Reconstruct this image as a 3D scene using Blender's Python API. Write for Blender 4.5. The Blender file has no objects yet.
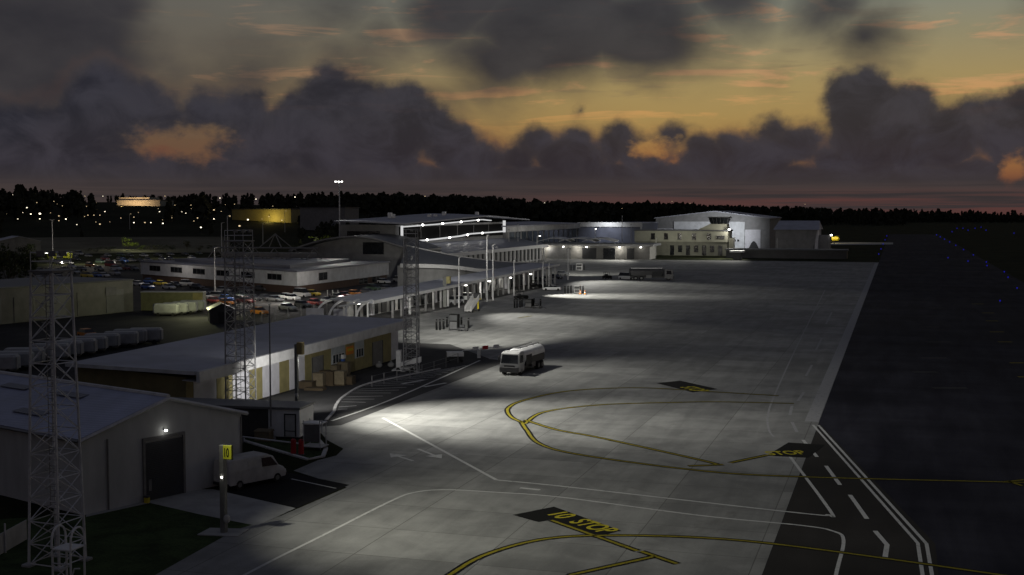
import bpy, bmesh, math, random
from mathutils import Vector, Matrix
R = math.radians
random.seed(7)
sc = bpy.context.scene
col = sc.collection

# ------------------------------------------------------------------ camera frame (x across the runway, y along it, z up)
F, H, HY = 1250.0, 20.0, 211.0
PITCH = math.atan((287.5 - HY) / F)
YAW = R(17.1305)
def ray(px, py):
    a = (px - 512) / F; b = -(py - 287.5) / F
    d = Vector((a, math.cos(PITCH) + b * math.sin(PITCH), -math.sin(PITCH) + b * math.cos(PITCH)))
    c, s = math.cos(YAW), math.sin(YAW)
    return Vector((d.x * c - d.y * s, d.x * s + d.y * c, d.z))
def P(px, py, z=0.0):
    d = ray(px, py); t = (z - H) / d.z
    return Vector((d.x * t, d.y * t, z))
def HT(b, t): return H * (b - t) / (b - HY)
def sstep(a, b, x):
    t = min(1, max(0, (x - a) / (b - a))); return t * t * (3 - 2 * t)
def lin(c):
    out = []
    for v in c[:3]:
        v /= 255.0
        out.append(v / 12.92 if v <= .04045 else ((v + .055) / 1.055) ** 2.4)
    return tuple(out)

# ------------------------------------------------------------------ mesh builder
class MB:
    def __init__(s): s.v = []; s.f = []; s.m = []; s.mi = 0
    def add(s, vs, fs):
        b = len(s.v); s.v += [tuple(v) for v in vs]
        s.f += [tuple(b + i for i in f) for f in fs]; s.m += [s.mi] * len(fs); return s
    def box(s, x0, x1, y0, y1, z0, z1):
        return s.add([(x0,y0,z0),(x1,y0,z0),(x1,y1,z0),(x0,y1,z0),(x0,y0,z1),(x1,y0,z1),(x1,y1,z1),(x0,y1,z1)],
                     [(3,2,1,0),(4,5,6,7),(0,1,5,4),(1,2,6,5),(2,3,7,6),(3,0,4,7)])
    def obox(s, c, sx, sy, sz, rz=0.0, tilt=0.0):
        c0, s0 = math.cos(rz), math.sin(rz); M = Matrix.Rotation(rz, 3, 'Z') @ Matrix.Rotation(tilt, 3, 'X')
        vs = []
        for z in (-.5, .5):
            for x, y in ((-.5,-.5),(.5,-.5),(.5,.5),(-.5,.5)):
                vs.append(Vector(c) + M @ Vector((x*sx, y*sy, z*sz)))
        return s.add(vs, [(3,2,1,0),(4,5,6,7),(0,1,5,4),(1,2,6,5),(2,3,7,6),(3,0,4,7)])
    def bbox(s, x0, x1, y0, y1, z0, z1, b=.05):
        def ring(i, z):
            c = b + i
            return [(x0+c,y0+i,z),(x1-c,y0+i,z),(x1-i,y0+c,z),(x1-i,y1-c,z),(x1-c,y1-i,z),(x0+c,y1-i,z),(x0+i,y1-c,z),(x0+i,y0+c,z)]
        return s.loft([ring(b*.7, z0), ring(0, z0+b), ring(0, z1-b), ring(b*.7, z1)])
    def loft(s, rings, cap=True, closed=True):
        n = len(rings[0]); vs = [p for r in rings for p in r]; fs = []
        for k in range(len(rings)-1):
            for i in range(n if closed else n-1):
                j = (i+1) % n
                fs.append((k*n+i, k*n+j, (k+1)*n+j, (k+1)*n+i))
        if cap and closed:
            fs.append(tuple(range(n-1,-1,-1))); fs.append(tuple((len(rings)-1)*n+i for i in range(n)))
        return s.add(vs, fs)
    def bar(s, p, q, r, n=4, r2=None):
        p, q = Vector(p), Vector(q); d = (q-p)
        if d.length < 1e-6: return s
        d.normalize(); a = d.orthogonal().normalized() if abs(d.z) < .99 else Vector((1,0,0)); b = d.cross(a)
        r2 = r if r2 is None else r2
        rg = [[c + (a*math.cos(2*math.pi*(i+.5)/n) + b*math.sin(2*math.pi*(i+.5)/n))*rr for i in range(n)] for c, rr in ((p,r),(q,r2))]
        return s.loft(rg)
    def path(s, pts, r, n=6):
        for i in range(len(pts)-1): s.bar(pts[i], pts[i+1], r, n)
        return s
    def prism(s, poly, z0, z1):
        return s.loft([[(x,y,z0) for x,y in poly],[(x,y,z1) for x,y in poly]])
    def sheet(s, poly, z): return s.add([(p[0],p[1],z) for p in poly], [tuple(range(len(poly)))])
    def cyl(s, p, q, r, n=16): return s.bar(p, q, r, n)
    def ball(s, c, rx, ry, rz, nu=8, nv=5, jit=0):
        rings = []
        for k in range(1, nv):
            th = math.pi*k/nv
            rings.append([(c[0]+rx*math.sin(th)*math.cos(2*math.pi*i/nu)*(1+random.uniform(-jit,jit)), c[1]+ry*math.sin(th)*math.sin(2*math.pi*i/nu)*(1+random.uniform(-jit,jit)), c[2]-rz*math.cos(th)*(1+random.uniform(-jit,jit))) for i in range(nu)])
        return s.loft(rings)
    def build(s, name, mat, parent=None, loc=None):
        me = bpy.data.meshes.new(name)
        off = Vector(loc) if loc is not None else (wloc(parent) if parent else Vector((0,0,0)))
        me.from_pydata([tuple(Vector(v) - off) for v in s.v], [], s.f)
        mats = mat if isinstance(mat, (list, tuple)) else [mat]
        for m in mats: me.materials.append(m)
        if len(mats) > 1: me.polygons.foreach_set('material_index', s.m)
        me.update()
        bm = bmesh.new(); bm.from_mesh(me); bmesh.ops.recalc_face_normals(bm, faces=bm.faces); bm.to_mesh(me); bm.free()
        o = bpy.data.objects.new(name, me); col.objects.link(o)
        if parent: o.parent = parent
        else: o.location = off
        return o
def wloc(o):
    l = Vector((0,0,0))
    while o: l += o.location; o = o.parent
    return l
def tag(o, label, cat, group=None):
    o['label'] = label; o['category'] = cat
    if group: o['group'] = group
    return o
def thing(name, label, cat, loc=(0,0,0), group=None, rz=0.0):
    o = bpy.data.objects.new(name, None); col.objects.link(o); o.location = loc; o.rotation_euler.z = rz
    o.empty_display_size = .3
    return tag(o, label, cat, group)
KIDS = {}
def kids(o): return [c for c in col.objects if c.parent == o]
def dup(root, loc, rz=0.0, label=None, group=None, mats=None, scale=None):
    def cp(o, par):
        c = o.copy(); col.objects.link(c)
        if par: c.parent = par
        if mats and o.type == 'MESH' and o.material_slots and o.material_slots[0].material in mats:
            c.material_slots[0].link = 'OBJECT'; c.material_slots[0].material = mats[o.material_slots[0].material]
        for ch in TREE.get(o.name, []): cp(ch, c)
        return c
    r = cp(root, None); r.location = loc; r.rotation_euler.z = rz
    if scale: r.scale = (scale,)*3
    if label: r['label'] = label
    if group: r['group'] = group
    return r
TREE = {}
def index(root):
    """remember the children of a finished thing so that copies are quick"""
    bpy.context.view_layer.update()
    todo = [root]
    while todo:
        o = todo.pop(); TREE[o.name] = list(o.children); todo += list(o.children)
def struct(name, mb, mat, kind='structure'):
    o = mb.build(name, mat); o['kind'] = kind; return o

# ------------------------------------------------------------------ materials
class E:
    """tiny expression helper over shader nodes"""
    def __init__(s, nt, sock): s.nt = nt; s.s = sock
    def _m(s, op, *o, clamp=False):
        n = s.nt.nodes.new('ShaderNodeMath'); n.operation = op; n.use_clamp = clamp
        for i, x in enumerate((s,)+o):
            if isinstance(x, E): s.nt.links.new(x.s, n.inputs[i])
            else: n.inputs[i].default_value = x
        return E(s.nt, n.outputs[0])
    def __add__(s, o): return s._m('ADD', o)
    def __radd__(s, o): return s._m('ADD', o)
    def __sub__(s, o): return s._m('SUBTRACT', o)
    def __rsub__(s, o): return s._m('MULTIPLY_ADD', -1.0, o)
    def __mul__(s, o): return s._m('MULTIPLY', o)
    def __rmul__(s, o): return s._m('MULTIPLY', o)
    def __truediv__(s, o): return s._m('DIVIDE', o)
    def mx(s, o): return s._m('MAXIMUM', o)
    def smx(s, o, k):
        r = s._m('SMOOTH_MAX', o); r.s.node.inputs[2].default_value = k; return r
    def mn(s, o): return s._m('MINIMUM', o)
    def ss(s, a, b):
        n = s.nt.nodes.new('ShaderNodeMapRange'); n.interpolation_type = 'SMOOTHSTEP'
        s.nt.links.new(s.s, n.inputs[0]); n.inputs[1].default_value = a; n.inputs[2].default_value = b
        return E(s.nt, n.outputs[0])
def vec(nt, x, y, z=0.0):
    n = nt.nodes.new('ShaderNodeCombineXYZ')
    for i, q in enumerate((x,y,z)):
        if isinstance(q, E): nt.links.new(q.s, n.inputs[i])
        else: n.inputs[i].default_value = q
    return E(nt, n.outputs[0])
def noise(nt, v, scale, detail=4, rough=.55, dist=0.0, dims='3D'):
    n = nt.nodes.new('ShaderNodeTexNoise'); n.noise_dimensions = dims
    if v is not None: nt.links.new(v.s, n.inputs['Vector'])
    n.inputs['Scale'].default_value = scale; n.inputs['Detail'].default_value = detail; n.inputs['Roughness'].default_value = rough; n.inputs['Distortion'].default_value = dist
    return E(nt, n.outputs[0])
def mixc(nt, fac, a, b):
    n = nt.nodes.new('ShaderNodeMix'); n.data_type = 'RGBA'
    for key, q in ((0,fac),(6,a),(7,b)):
        if isinstance(q, E): nt.links.new(q.s, n.inputs[key])
        else: n.inputs[key].default_value = (tuple(q)+(1,))[:4] if key else q
    return E(nt, n.outputs[2])
def obj_co(nt): 
    n = nt.nodes.new('ShaderNodeTexCoord'); return E(nt, n.outputs['Object'])
def newmat(name):
    m = bpy.data.materials.new(name); m.use_nodes = True; nt = m.node_tree; nt.nodes.clear()
    out = nt.nodes.new('ShaderNodeOutputMaterial'); b = nt.nodes.new('ShaderNodeBsdfPrincipled')
    nt.links.new(b.outputs[0], out.inputs[0]); return m, nt, b
def mat(name, c, rough=.7, metal=0.0, var=.18, scale=1.5, stretch=(1,1,1), spec=.4, bump=0.0, ribs=None, c2=None):
    """surface of one colour broken by two scales of grime; ribs=(axis, per metre) adds a corrugated bump"""
    m, nt, b = newmat(name)
    co = obj_co(nt)
    mp = nt.nodes.new('ShaderNodeMapping'); nt.links.new(co.s, mp.inputs[0]); mp.inputs['Scale'].default_value = stretch
    n1 = noise(nt, E(nt, mp.outputs[0]), scale, 5, .6); n2 = noise(nt, co, scale*.17, 3, .5)
    f = (n1*.6 + n2*.4).ss(.3, .7)
    d = tuple(max(0, x*(1-var*1.3)) for x in c); l = c2 or tuple(min(1, x*(1+var*.8)) for x in c)
    nt.links.new(mixc(nt, f, d, l).s, b.inputs['Base Color'])
    nt.links.new((n1*.3 + (rough-.15)).s, b.inputs['Roughness'])
    b.inputs['Metallic'].default_value = metal; b.inputs['Specular IOR Level'].default_value = spec
    h = None
    if ribs:
        w = nt.nodes.new('ShaderNodeTexWave'); w.bands_direction = ribs[0]; w.inputs['Scale'].default_value = ribs[1]/ (2*math.pi) * 3.1416 / 10 * 20 / 2
        nt.links.new(co.s, w.inputs[0]); h = E(nt, w.outputs[1])
    if bump: h = n1*bump if h is None else h + n1*bump
    if h is not None:
        bp = nt.nodes.new('ShaderNodeBump'); bp.inputs['Strength'].default_value = .5; bp.inputs['Distance'].default_value = .03
        nt.links.new(h.s, bp.inputs['Height']); nt.links.new(bp.outputs[0], b.inputs['Normal'])
    return m
def emit(name, c, k):
    m = bpy.data.materials.new(name); m.use_nodes = True; nt = m.node_tree; nt.nodes.clear()
    out = nt.nodes.new('ShaderNodeOutputMaterial'); e = nt.nodes.new('ShaderNodeEmission')
    e.inputs[0].default_value = tuple(c)+(1,); e.inputs[1].default_value = k; nt.links.new(e.outputs[0], out.inputs[0]); return m
def glassmat(name, c, rough=.08):
    return mat(name, c, rough=rough+.05, var=.3, spec=.6, scale=.6)

def concrete():
    m, nt, b = newmat('apron_concrete'); co = obj_co(nt)
    rot = nt.nodes.new('ShaderNodeMapping'); nt.links.new(co.s, rot.inputs[0])
    br = nt.nodes.new('ShaderNodeTexBrick'); br.offset = 0.0; br.squash = 1.0
    nt.links.new(rot.outputs[0], br.inputs['Vector'])
    br.inputs['Color1'].default_value = (.0,)*3+(1,); br.inputs['Color2'].default_value = (1,1,1,1); br.inputs['Mortar'].default_value = (.5,.5,.5,1)
    br.inputs['Scale'].default_value = 1.0; br.inputs['Mortar Size'].default_value = .035; br.inputs['Mortar Smooth'].default_value = .2
    br.inputs['Brick Width'].default_value = 7.5; br.inputs['Row Height'].default_value = 6.0; br.inputs['Bias'].default_value = 0.0
    tone = E(nt, br.outputs[0]); joint = E(nt, br.outputs[1])
    big = noise(nt, co, .035, 5, .6); mid = noise(nt, co, .28, 6, .65, .6); fine = noise(nt, co, 6, 4, .7)
    mp = nt.nodes.new('ShaderNodeMapping'); nt.links.new(co.s, mp.inputs[0]); mp.inputs['Scale'].default_value = (.55,.06,1)
    streak = noise(nt, E(nt, mp.outputs[0]), 1.0, 4, .6, .4)
    f = (big*.35 + mid*.42 + fine*.12 + streak*.3 + (tone-.5)*.09 - .10)
    base = mixc(nt, f.ss(.32,.72), (.155,.156,.150), (.335,.335,.318))
    oil = (noise(nt, co, .12, 5, .7, 1.2)).ss(.60,.72)
    base = mixc(nt, oil*.45, base, (.11,.105,.095))
    base = mixc(nt, joint*.7, base, (.08,.078,.07))
    nt.links.new(base.s, b.inputs['Base Color'])
    nt.links.new((mid*.25+.6).s, b.inputs['Roughness']); b.inputs['Specular IOR Level'].default_value = .12
    bp = nt.nodes.new('ShaderNodeBump'); bp.inputs['Strength'].default_value = .25; bp.inputs['Distance'].default_value = .02
    nt.links.new((fine - joint*.5).s, bp.inputs['Height']); nt.links.new(bp.outputs[0], b.inputs['Normal'])
    return m
def asphalt(name, a, c, warm=None):
    m, nt, b = newmat(name); co = obj_co(nt)
    mp = nt.nodes.new('ShaderNodeMapping'); nt.links.new(co.s, mp.inputs[0]); mp.inputs['Scale'].default_value = (.35,.05,1)
    st = noise(nt, E(nt, mp.outputs[0]), 1.0, 5, .6, .3); big = noise(nt, co, .06, 5, .6, .5); fine = noise(nt, co, 9, 3, .7)
    mp2 = nt.nodes.new('ShaderNodeMapping'); nt.links.new(co.s, mp2.inputs[0]); mp2.inputs['Scale'].default_value = (.02,.12,1)
    cr = noise(nt, E(nt, mp2.outputs[0]), 1.0, 4, .6)
    f = (st*.35 + big*.35 + fine*.12 + cr*.3 - .06).ss(.38,.72)
    nt.links.new(mixc(nt, f, a, c).s, b.inputs['Base Color'])
    nt.links.new((big*.2+.75).s, b.inputs['Roughness']); b.inputs['Specular IOR Level'].default_value = .04
    return m
def grass(name, a, c, sc_=.08):
    m, nt, b = newmat(name); co = obj_co(nt)
    f = (noise(nt, co, sc_, 6, .65, .5)*.6 + noise(nt, co, sc_*14, 4, .7)*.4).ss(.36,.66)
    nt.links.new(mixc(nt, f, a, c).s, b.inputs['Base Color']); b.inputs['Roughness'].default_value = .9; b.inputs['Specular IOR Level'].default_value = .02
    return m
def leafmat(name, a, c):
    m, nt, b = newmat(name); co = obj_co(nt)
    f = noise(nt, co, 1.3, 4, .6).ss(.35,.65)
    nt.links.new(mixc(nt, f, a, c).s, b.inputs['Base Color']); b.inputs['Roughness'].default_value = .8; b.inputs['Specular IOR Level'].default_value = .15
    return m
def paint(name, c, wear=.5):
    """road paint worn through in places"""
    m, nt, b = newmat(name); co = obj_co(nt)
    f = noise(nt, co, 2.2, 6, .75, .4).ss(.50,.74)
    nt.links.new(mixc(nt, f*wear, c, tuple(x*.35 for x in c)).s, b.inputs['Base Color']); b.inputs['Roughness'].default_value = .8; b.inputs['Specular IOR Level'].default_value = .06
    return m

M = {}
M['concrete'] = concrete()
M['taxi'] = asphalt('taxiway_asphalt', (.016,.016,.024), (.058,.058,.074))
M['taxi_new'] = asphalt('newer_asphalt', (.032,.030,.028), (.056,.052,.048))
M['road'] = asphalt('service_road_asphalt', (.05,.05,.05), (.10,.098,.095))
M['yard'] = asphalt('yard_asphalt', (.03,.03,.032), (.065,.064,.062))
M['dark_asphalt'] = asphalt('dark_asphalt', (.016,.016,.017), (.034,.034,.035))
M['grass'] = grass('ground_grass', (.012,.015,.008), (.035,.038,.018))
M['lawn'] = grass('lawn_grass', (.028,.038,.020), (.070,.10,.042), .4)
M['field'] = grass('dry_field', (.12,.112,.08), (.22,.205,.145), .02)
M['hill'] = grass('hill_grass', (.014,.016,.010), (.032,.034,.02), .01)
M['path_c'] = mat('pale_concrete', (.34,.34,.33), .8, var=.25, scale=.5, bump=.3)
M['kerb'] = mat('kerb_stone', (.56,.55,.53), .8, var=.25, scale=2)
M['white_line'] = paint('white_road_paint', (.54,.54,.52), .75)
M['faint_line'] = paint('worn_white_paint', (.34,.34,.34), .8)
M['yellow_line'] = paint('yellow_road_paint', (.24,.20,.02), .9)
M['yellow_letters'] = paint('yellow_letter_paint', (.46,.39,.03), .6)
M['black_line'] = paint('black_road_paint', (.014,.014,.013), .0)
M['leaf'] = leafmat('dark_foliage', (.02,.026,.012), (.045,.055,.022))
M['leaf_lime'] = leafmat('lime_foliage', (.075,.10,.018), (.16,.19,.035))
M['leaf_brown'] = leafmat('brown_foliage', (.06,.058,.03), (.11,.10,.055))
M['wood_far'] = leafmat('far_foliage', (.03,.034,.022), (.062,.064,.042))
M['bark'] = mat('bark', (.06,.048,.036), .9)
M['clad_grey'] = mat('grey_cladding', (.50,.51,.50), .65, scale=.5, stretch=(1,1,.3), var=.2)
M['clad_white'] = mat('white_cladding', (.62,.64,.66), .55, scale=.5, ribs=('X', 2.0))
M['roof_blue'] = mat('blue_grey_roof', (.37,.40,.52), .5, scale=.3, stretch=(1,1,1), ribs=('Y', 2.0), var=.22)
M['roof_grey'] = mat('grey_roof', (.40,.41,.46), .6, scale=.25, var=.2, ribs=('X', 2.0))
M['roof_dark'] = mat('dark_roof', (.10,.105,.115), .5, scale=.25, var=.25)
M['roof_slate'] = mat('slate_blue_roof', (.13,.14,.185), .45, scale=.25, var=.2, ribs=('X',1.5))
M['fascia'] = mat('pale_fascia', (.58,.58,.57), .6, scale=.8, var=.2)
M['tan'] = mat('tan_panel', (.30,.265,.12), .7, scale=.9, var=.2)
M['tan_dark'] = mat('end_wall_tan', (.26,.21,.10), .75, scale=.6, var=.25)
M['white_panel'] = mat('white_panel', (.66,.66,.70), .6, scale=.9, var=.12)
M['pale_blue'] = mat('pale_blue_panel', (.42,.47,.50), .6, scale=.9)
M['brown_wall'] = mat('brown_wall', (.10,.062,.045), .8, scale=.8)
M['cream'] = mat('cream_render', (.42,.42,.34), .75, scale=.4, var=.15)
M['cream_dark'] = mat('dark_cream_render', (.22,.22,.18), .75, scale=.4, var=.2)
M['mid_grey'] = mat('mid_grey_wall', (.26,.26,.26), .7, scale=.5)
M['matte'] = mat('matte_black', (.010,.010,.010), .9, spec=.05)
M['dark'] = mat('dark_panel', (.025,.026,.028), .6, var=.3)
M['door_dark'] = mat('roller_door', (.045,.047,.052), .6, ribs=('Z', 5.0), var=.2)
M['door_grey'] = mat('grey_door', (.20,.20,.20), .6, ribs=('Z', 4.0), var=.2)
M['glass'] = glassmat('dark_glass', (.015,.017,.02))
M['glass_b'] = glassmat('bluish_glass', (.03,.045,.055))
M['steel'] = mat('galvanised_steel', (.60,.60,.60), .6, metal=.05, var=.2, scale=4)
M['steel_tower'] = mat('dull_tower_steel', (.30,.30,.30), .65, var=.2, scale=4)
M['steel_dark'] = mat('dark_steel', (.07,.07,.072), .55, metal=.3, var=.2)
M['steel_mid'] = mat('weathered_steel', (.20,.20,.20), .55, metal=.3, var=.2)
M['white_paint'] = mat('white_paint', (.72,.72,.71), .45, var=.10, scale=2)
M['dirty_white'] = mat('dirty_white', (.46,.46,.45), .6, var=.2, scale=1.2)
M['tarp'] = mat('pale_cover', (.38,.39,.395), .8, var=.22, scale=.8, bump=.6)
M['rubber'] = mat('rubber', (.018,.018,.018), .85)
M['yellow'] = mat('yellow_paint', (.62,.50,.02), .5, var=.1)
M['sign_yellow'] = mat('sign_yellow', (.50,.52,.03), .5, var=.06)
M['sign_grey'] = mat('sign_grey', (.17,.175,.165), .6)
M['orange'] = mat('orange_paint', (.70,.22,.02), .5, var=.1)
M['red'] = mat('red_paint', (.45,.02,.025), .5, var=.1)
M['card'] = mat('cardboard', (.20,.165,.105), .85, var=.2, scale=2)
M['brown_box'] = mat('brown_box', (.09,.066,.038), .85, var=.2)
M['olive_wall'] = mat('olive_wall', (.20,.20,.11), .75, ribs=('X',4.0), var=.2)
M['cargo'] = mat('stone_wall', (.22,.215,.20), .75, scale=.4, var=.25)
M['lamp'] = emit('lamp_glow', (1,.96,.88), 14)
M['lamp_hot'] = emit('floodlight_glow', (1,.98,.92), 9)
M['lamp_warm'] = emit('warm_lamp_glow', (1,.80,.5), 10)
M['lamp_city'] = emit('street_lamp_glow', (1,.88,.66), 3.2)
M['lamp_city_dim'] = emit('dim_street_lamp_glow', (1,.74,.42), 1.1)
M['lamp_blue'] = emit('blue_edge_lamp', (.03,.03,1), .32)
M['strip'] = emit('white_frame_glow', (1,1,1), .62)  # lit look of the white window frame, put in as glow
M['lit_window'] = emit('lit_window_glow', (1,.55,.28), .35)
M['soffit'] = mat('pale_soffit', (.6,.6,.6), .6, var=.1)
CARC = {'white':(.68,.68,.68),'silver':(.40,.41,.42),'grey':(.16,.165,.17),'dark':(.03,.032,.036),'red':(.42,.03,.03),'orange':(.60,.22,.03),'yellow':(.62,.46,.04),'blue':(.05,.13,.42),'green':(.04,.07,.045),'maroon':(.16,.02,.025)}
for k, c in CARC.items(): M['car_'+k] = mat('car_paint_'+k, c, .35, var=.06, spec=.6)

# ------------------------------------------------------------------ camera
cd = bpy.data.cameras.new('camera'); cam = bpy.data.objects.new('camera', cd); col.objects.link(cam); sc.camera = cam
cd.sensor_width = 36; cd.lens = 36*F/1024; cd.clip_start = .5; cd.clip_end = 30000
cam.location = (0,0,H); cam.rotation_euler = (math.pi/2 - PITCH, 0, YAW)
sc.view_settings.view_transform = 'Standard'; sc.view_settings.look = 'None'; sc.view_settings.exposure = 0; sc.view_settings.gamma = 1
sc.view_settings.use_curve_mapping = False
sc.cycles.max_bounces = 4; sc.cycles.use_denoising = True

# ------------------------------------------------------------------ dusk sky: gradient, high soft clouds, cumulus bank (all by direction)
world = bpy.data.worlds.new('World'); sc.world = world; world.use_nodes = True
nt = world.node_tree; nt.nodes.clear()
wout = nt.nodes.new('ShaderNodeOutputWorld'); bg = nt.nodes.new('ShaderNodeBackground'); nt.links.new(bg.outputs[0], wout.inputs[0])
tc = nt.nodes.new('ShaderNodeTexCoord'); sp = nt.nodes.new('ShaderNodeSeparateXYZ'); nt.links.new(tc.outputs['Generated'], sp.inputs[0])
dx, dy, dz = (E(nt, sp.outputs[i]) for i in range(3))
# azimuth and elevation in units of 1/1250 rad, azimuth measured from the middle of the western sky
az = dx._m('ARCTAN2', dy); az = (az + YAW) * F
el = dz._m('ARCSINE') * F
p0 = vec(nt, az, el)
def S(px, py):   # azimuth / elevation of a spot of sky
    d = ray(px, py).normalized()
    return ((math.atan2(d.x, d.y) + YAW) * F, math.asin(d.z) * F)
def ramp(x, stops):
    n = nt.nodes.new('ShaderNodeValToRGB'); cr = n.color_ramp; cr.interpolation = 'EASE' if False else 'LINEAR'
    lo, hi = stops[0][0], stops[-1][0]
    q = (x - lo) * (1.0 / (hi - lo)); nt.links.new(q.s, n.inputs[0])
    while len(cr.elements) > 1: cr.elements.remove(cr.elements[-1])
    cr.elements[0].position = 0; cr.elements[0].color = lin(stops[0][1]) + (1,)
    for pos, c in stops[1:]:
        e = cr.elements.new((pos - lo) / (hi - lo)); e.color = lin(c) + (1,)
    return E(nt, n.outputs[0])
clear_r = ramp(el, [(-60,(40,34,33)),(0,(74,52,50)),(8,(80,54,50)),(30,(120,76,54)),(55,(154,110,64)),(85,(163,134,80)),(125,(160,139,92)),(170,(142,134,106)),(212,(126,131,122)),(420,(70,75,86)),(1000,(61,65,80)),(1960,(56,60,73))])
clear_l = ramp(el, [(-60,(38,34,34)),(0,(56,46,44)),(30,(96,66,52)),(60,(104,78,60)),(90,(99,84,66)),(140,(98,90,78)),(212,(98,96,90)),(420,(68,72,82)),(1000,(61,65,80)),(1960,(56,60,73))])
lr = az.ss(-330, 150)
away = (az._m('ABSOLUTE')).ss(900, 2600)
base = mixc(nt, lr, clear_l, clear_r)
base = mixc(nt, away, base, ramp(el, [(-60,(26,27,32)),(0,(36,37,43)),(120,(46,48,56)),(1000,(58,62,76)),(1960,(56,60,73))]))
# thin lit streaks
n_st = noise(nt, vec(nt, az*.0075, el*.055, 3.1), 1.0, 5, .62, .5)
st = n_st.ss(.53,.66) * el.ss(70,110) * (1.0 - el.ss(190,330)) * az.ss(-480,60)
base = mixc(nt, st*.55, base, mixc(nt, el.ss(60,150), lin((226,160,84)), lin((205,152,112))))
st2 = noise(nt, vec(nt, az*.006, el*.045, 9.4), 1.0, 4, .6, .4).ss(.56,.70) * el.ss(60,100)
base = mixc(nt, st2*.40, base, lin((112,98,82)))
# high soft grey cloud
warp = noise(nt, vec(nt, az*.006, el*.009, 1.0), 1.0, 3, .5)
hp = vec(nt, az + (warp-.5)*80, el*1.35 + (noise(nt, vec(nt, az*.006, el*.009, 7.0), 1.0, 3, .5)-.5)*45)
high = None
for px, py, r, k in ((30,40,130,1.35),(-60,60,150,1.35),(110,5,60,.8),(255,80,90,.42),(225,95,60,.35),(385,35,80,.32),(330,10,90,.36),(560,25,115,1.2),(650,30,95,1.05),(500,60,90,.8),(470,10,90,.8),(720,-10,80,.7),(860,35,70,.65),(830,0,80,.6),(360,70,70,.45),(440,95,60,.35),(150,95,60,.35),(1060,-20,80,.5),(770,75,40,.25)):
    sx, sy = S(px, py); n = nt.nodes.new('ShaderNodeVectorMath'); n.operation = 'DISTANCE'; nt.links.new(hp.s, n.inputs[0]); n.inputs[1].default_value = (sx, sy*1.35, 0)
    g = (E(nt, n.outputs['Value']) * (-1.0/r) + 1.0).mx(0.0) * k
    high = g if high is None else high.mx(g)
hn = noise(nt, vec(nt, az*.011, el*.020, 5.0), 1.0, 5, .52, .2)
hm = (high + (hn-.5)*.7).ss(-.02,.66)
hm = hm.mx((noise(nt, vec(nt, az*.0022, el*.0035, 2.0), 1.0, 5, .55)).ss(.42,.66) * el.ss(230,420) * .75)
hm = hm * (el.ss(28,75))
hcol = mixc(nt, (hn*.6 + noise(nt, vec(nt, az*.004, el*.007, 8.0), 1.0, 3, .5)*.4).ss(.32,.68), lin((43,42,48)), lin((60,58,61)))
base = mixc(nt, hm*.95, base, hcol)
# cumulus bank: union of puffs with billowing edges
def warpn(sx, sy, z, a):
    w1 = noise(nt, vec(nt, az*sx, el*sy, z), 1.0, 4, .55); w2 = noise(nt, vec(nt, az*sx, el*sy, z+17.3), 1.0, 4, .55)
    return (w1-.5)*a, (w2-.5)*a
a1, b1 = warpn(.026, .028, 4.0, 30); a2, b2 = warpn(.09, .10, 11.0, 6)
cp = vec(nt, az + a1 + a2, el + b1 + b2)
puffs = [(105,105,42),(80,125,34),(32,140,34),(60,160,40),(-10,150,45),(215,122,32),(245,118,30),(200,105,20),(330,98,33),(360,115,38),(400,112,34),(428,128,30),(298,128,36),(250,145,34),(455,150,30),(490,158,22),(538,141,20),(560,160,26),(520,160,22),(621,137,18),(610,152,18),(632,160,18),(672,137,15),(730,146,20),(712,160,22),(771,131,17),(748,158,28),(795,148,24),(812,140,14),(862,104,36),(842,92,20),(895,122,36),(868,138,40),(945,138,36),(972,112,17),(1005,130,34),(1018,100,16),(1050,120,40),(915,110,24),(582,113,5),(118,140,36),(905,150,30),(270,160,30),(390,145,40),(150,165,22),(180,172,22),(655,168,16),(690,165,16),(590,168,20),(1000,150,20),(168,118,20),(140,105,26),(575,150,22),(642,150,16),(830,165,24),(770,160,26),(700,150,20),(660,166,14),(470,168,20),(330,150,40),(590,165,16),
    (-120,120,70),(-220,150,80),(1150,130,70),(1260,110,80),(1400,150,80),(-350,140,90)]
fld = None
for px, py, r in puffs:
    sx, sy = S(px, py); n = nt.nodes.new('ShaderNodeVectorMath'); n.operation = 'DISTANCE'; nt.links.new(cp.s, n.inputs[0]); n.inputs[1].default_value = (sx, sy, 0)
    g = E(nt, n.outputs['Value']) * (-1.0) + float(r)
    fld = g if fld is None else fld.smx(g, 17.0)
gap = (az.ss(S(985,0)[0],S(1000,0)[0]))*0.0
low = (54.0 - el) * .9 + (noise(nt, vec(nt, az*.012, el*.02, 21.0), 1.0, 4, .55)-.5)*26
fld = fld.mx(low)
ed = noise(nt, vec(nt, az*.05, el*.055, 30.0), 1.0, 5, .6)
fld = fld - 1.5 + (ed-.5)*9
inner0 = noise(nt, vec(nt, az*.045, el*.07, 77.0), 1.0, 4, .6)
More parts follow.
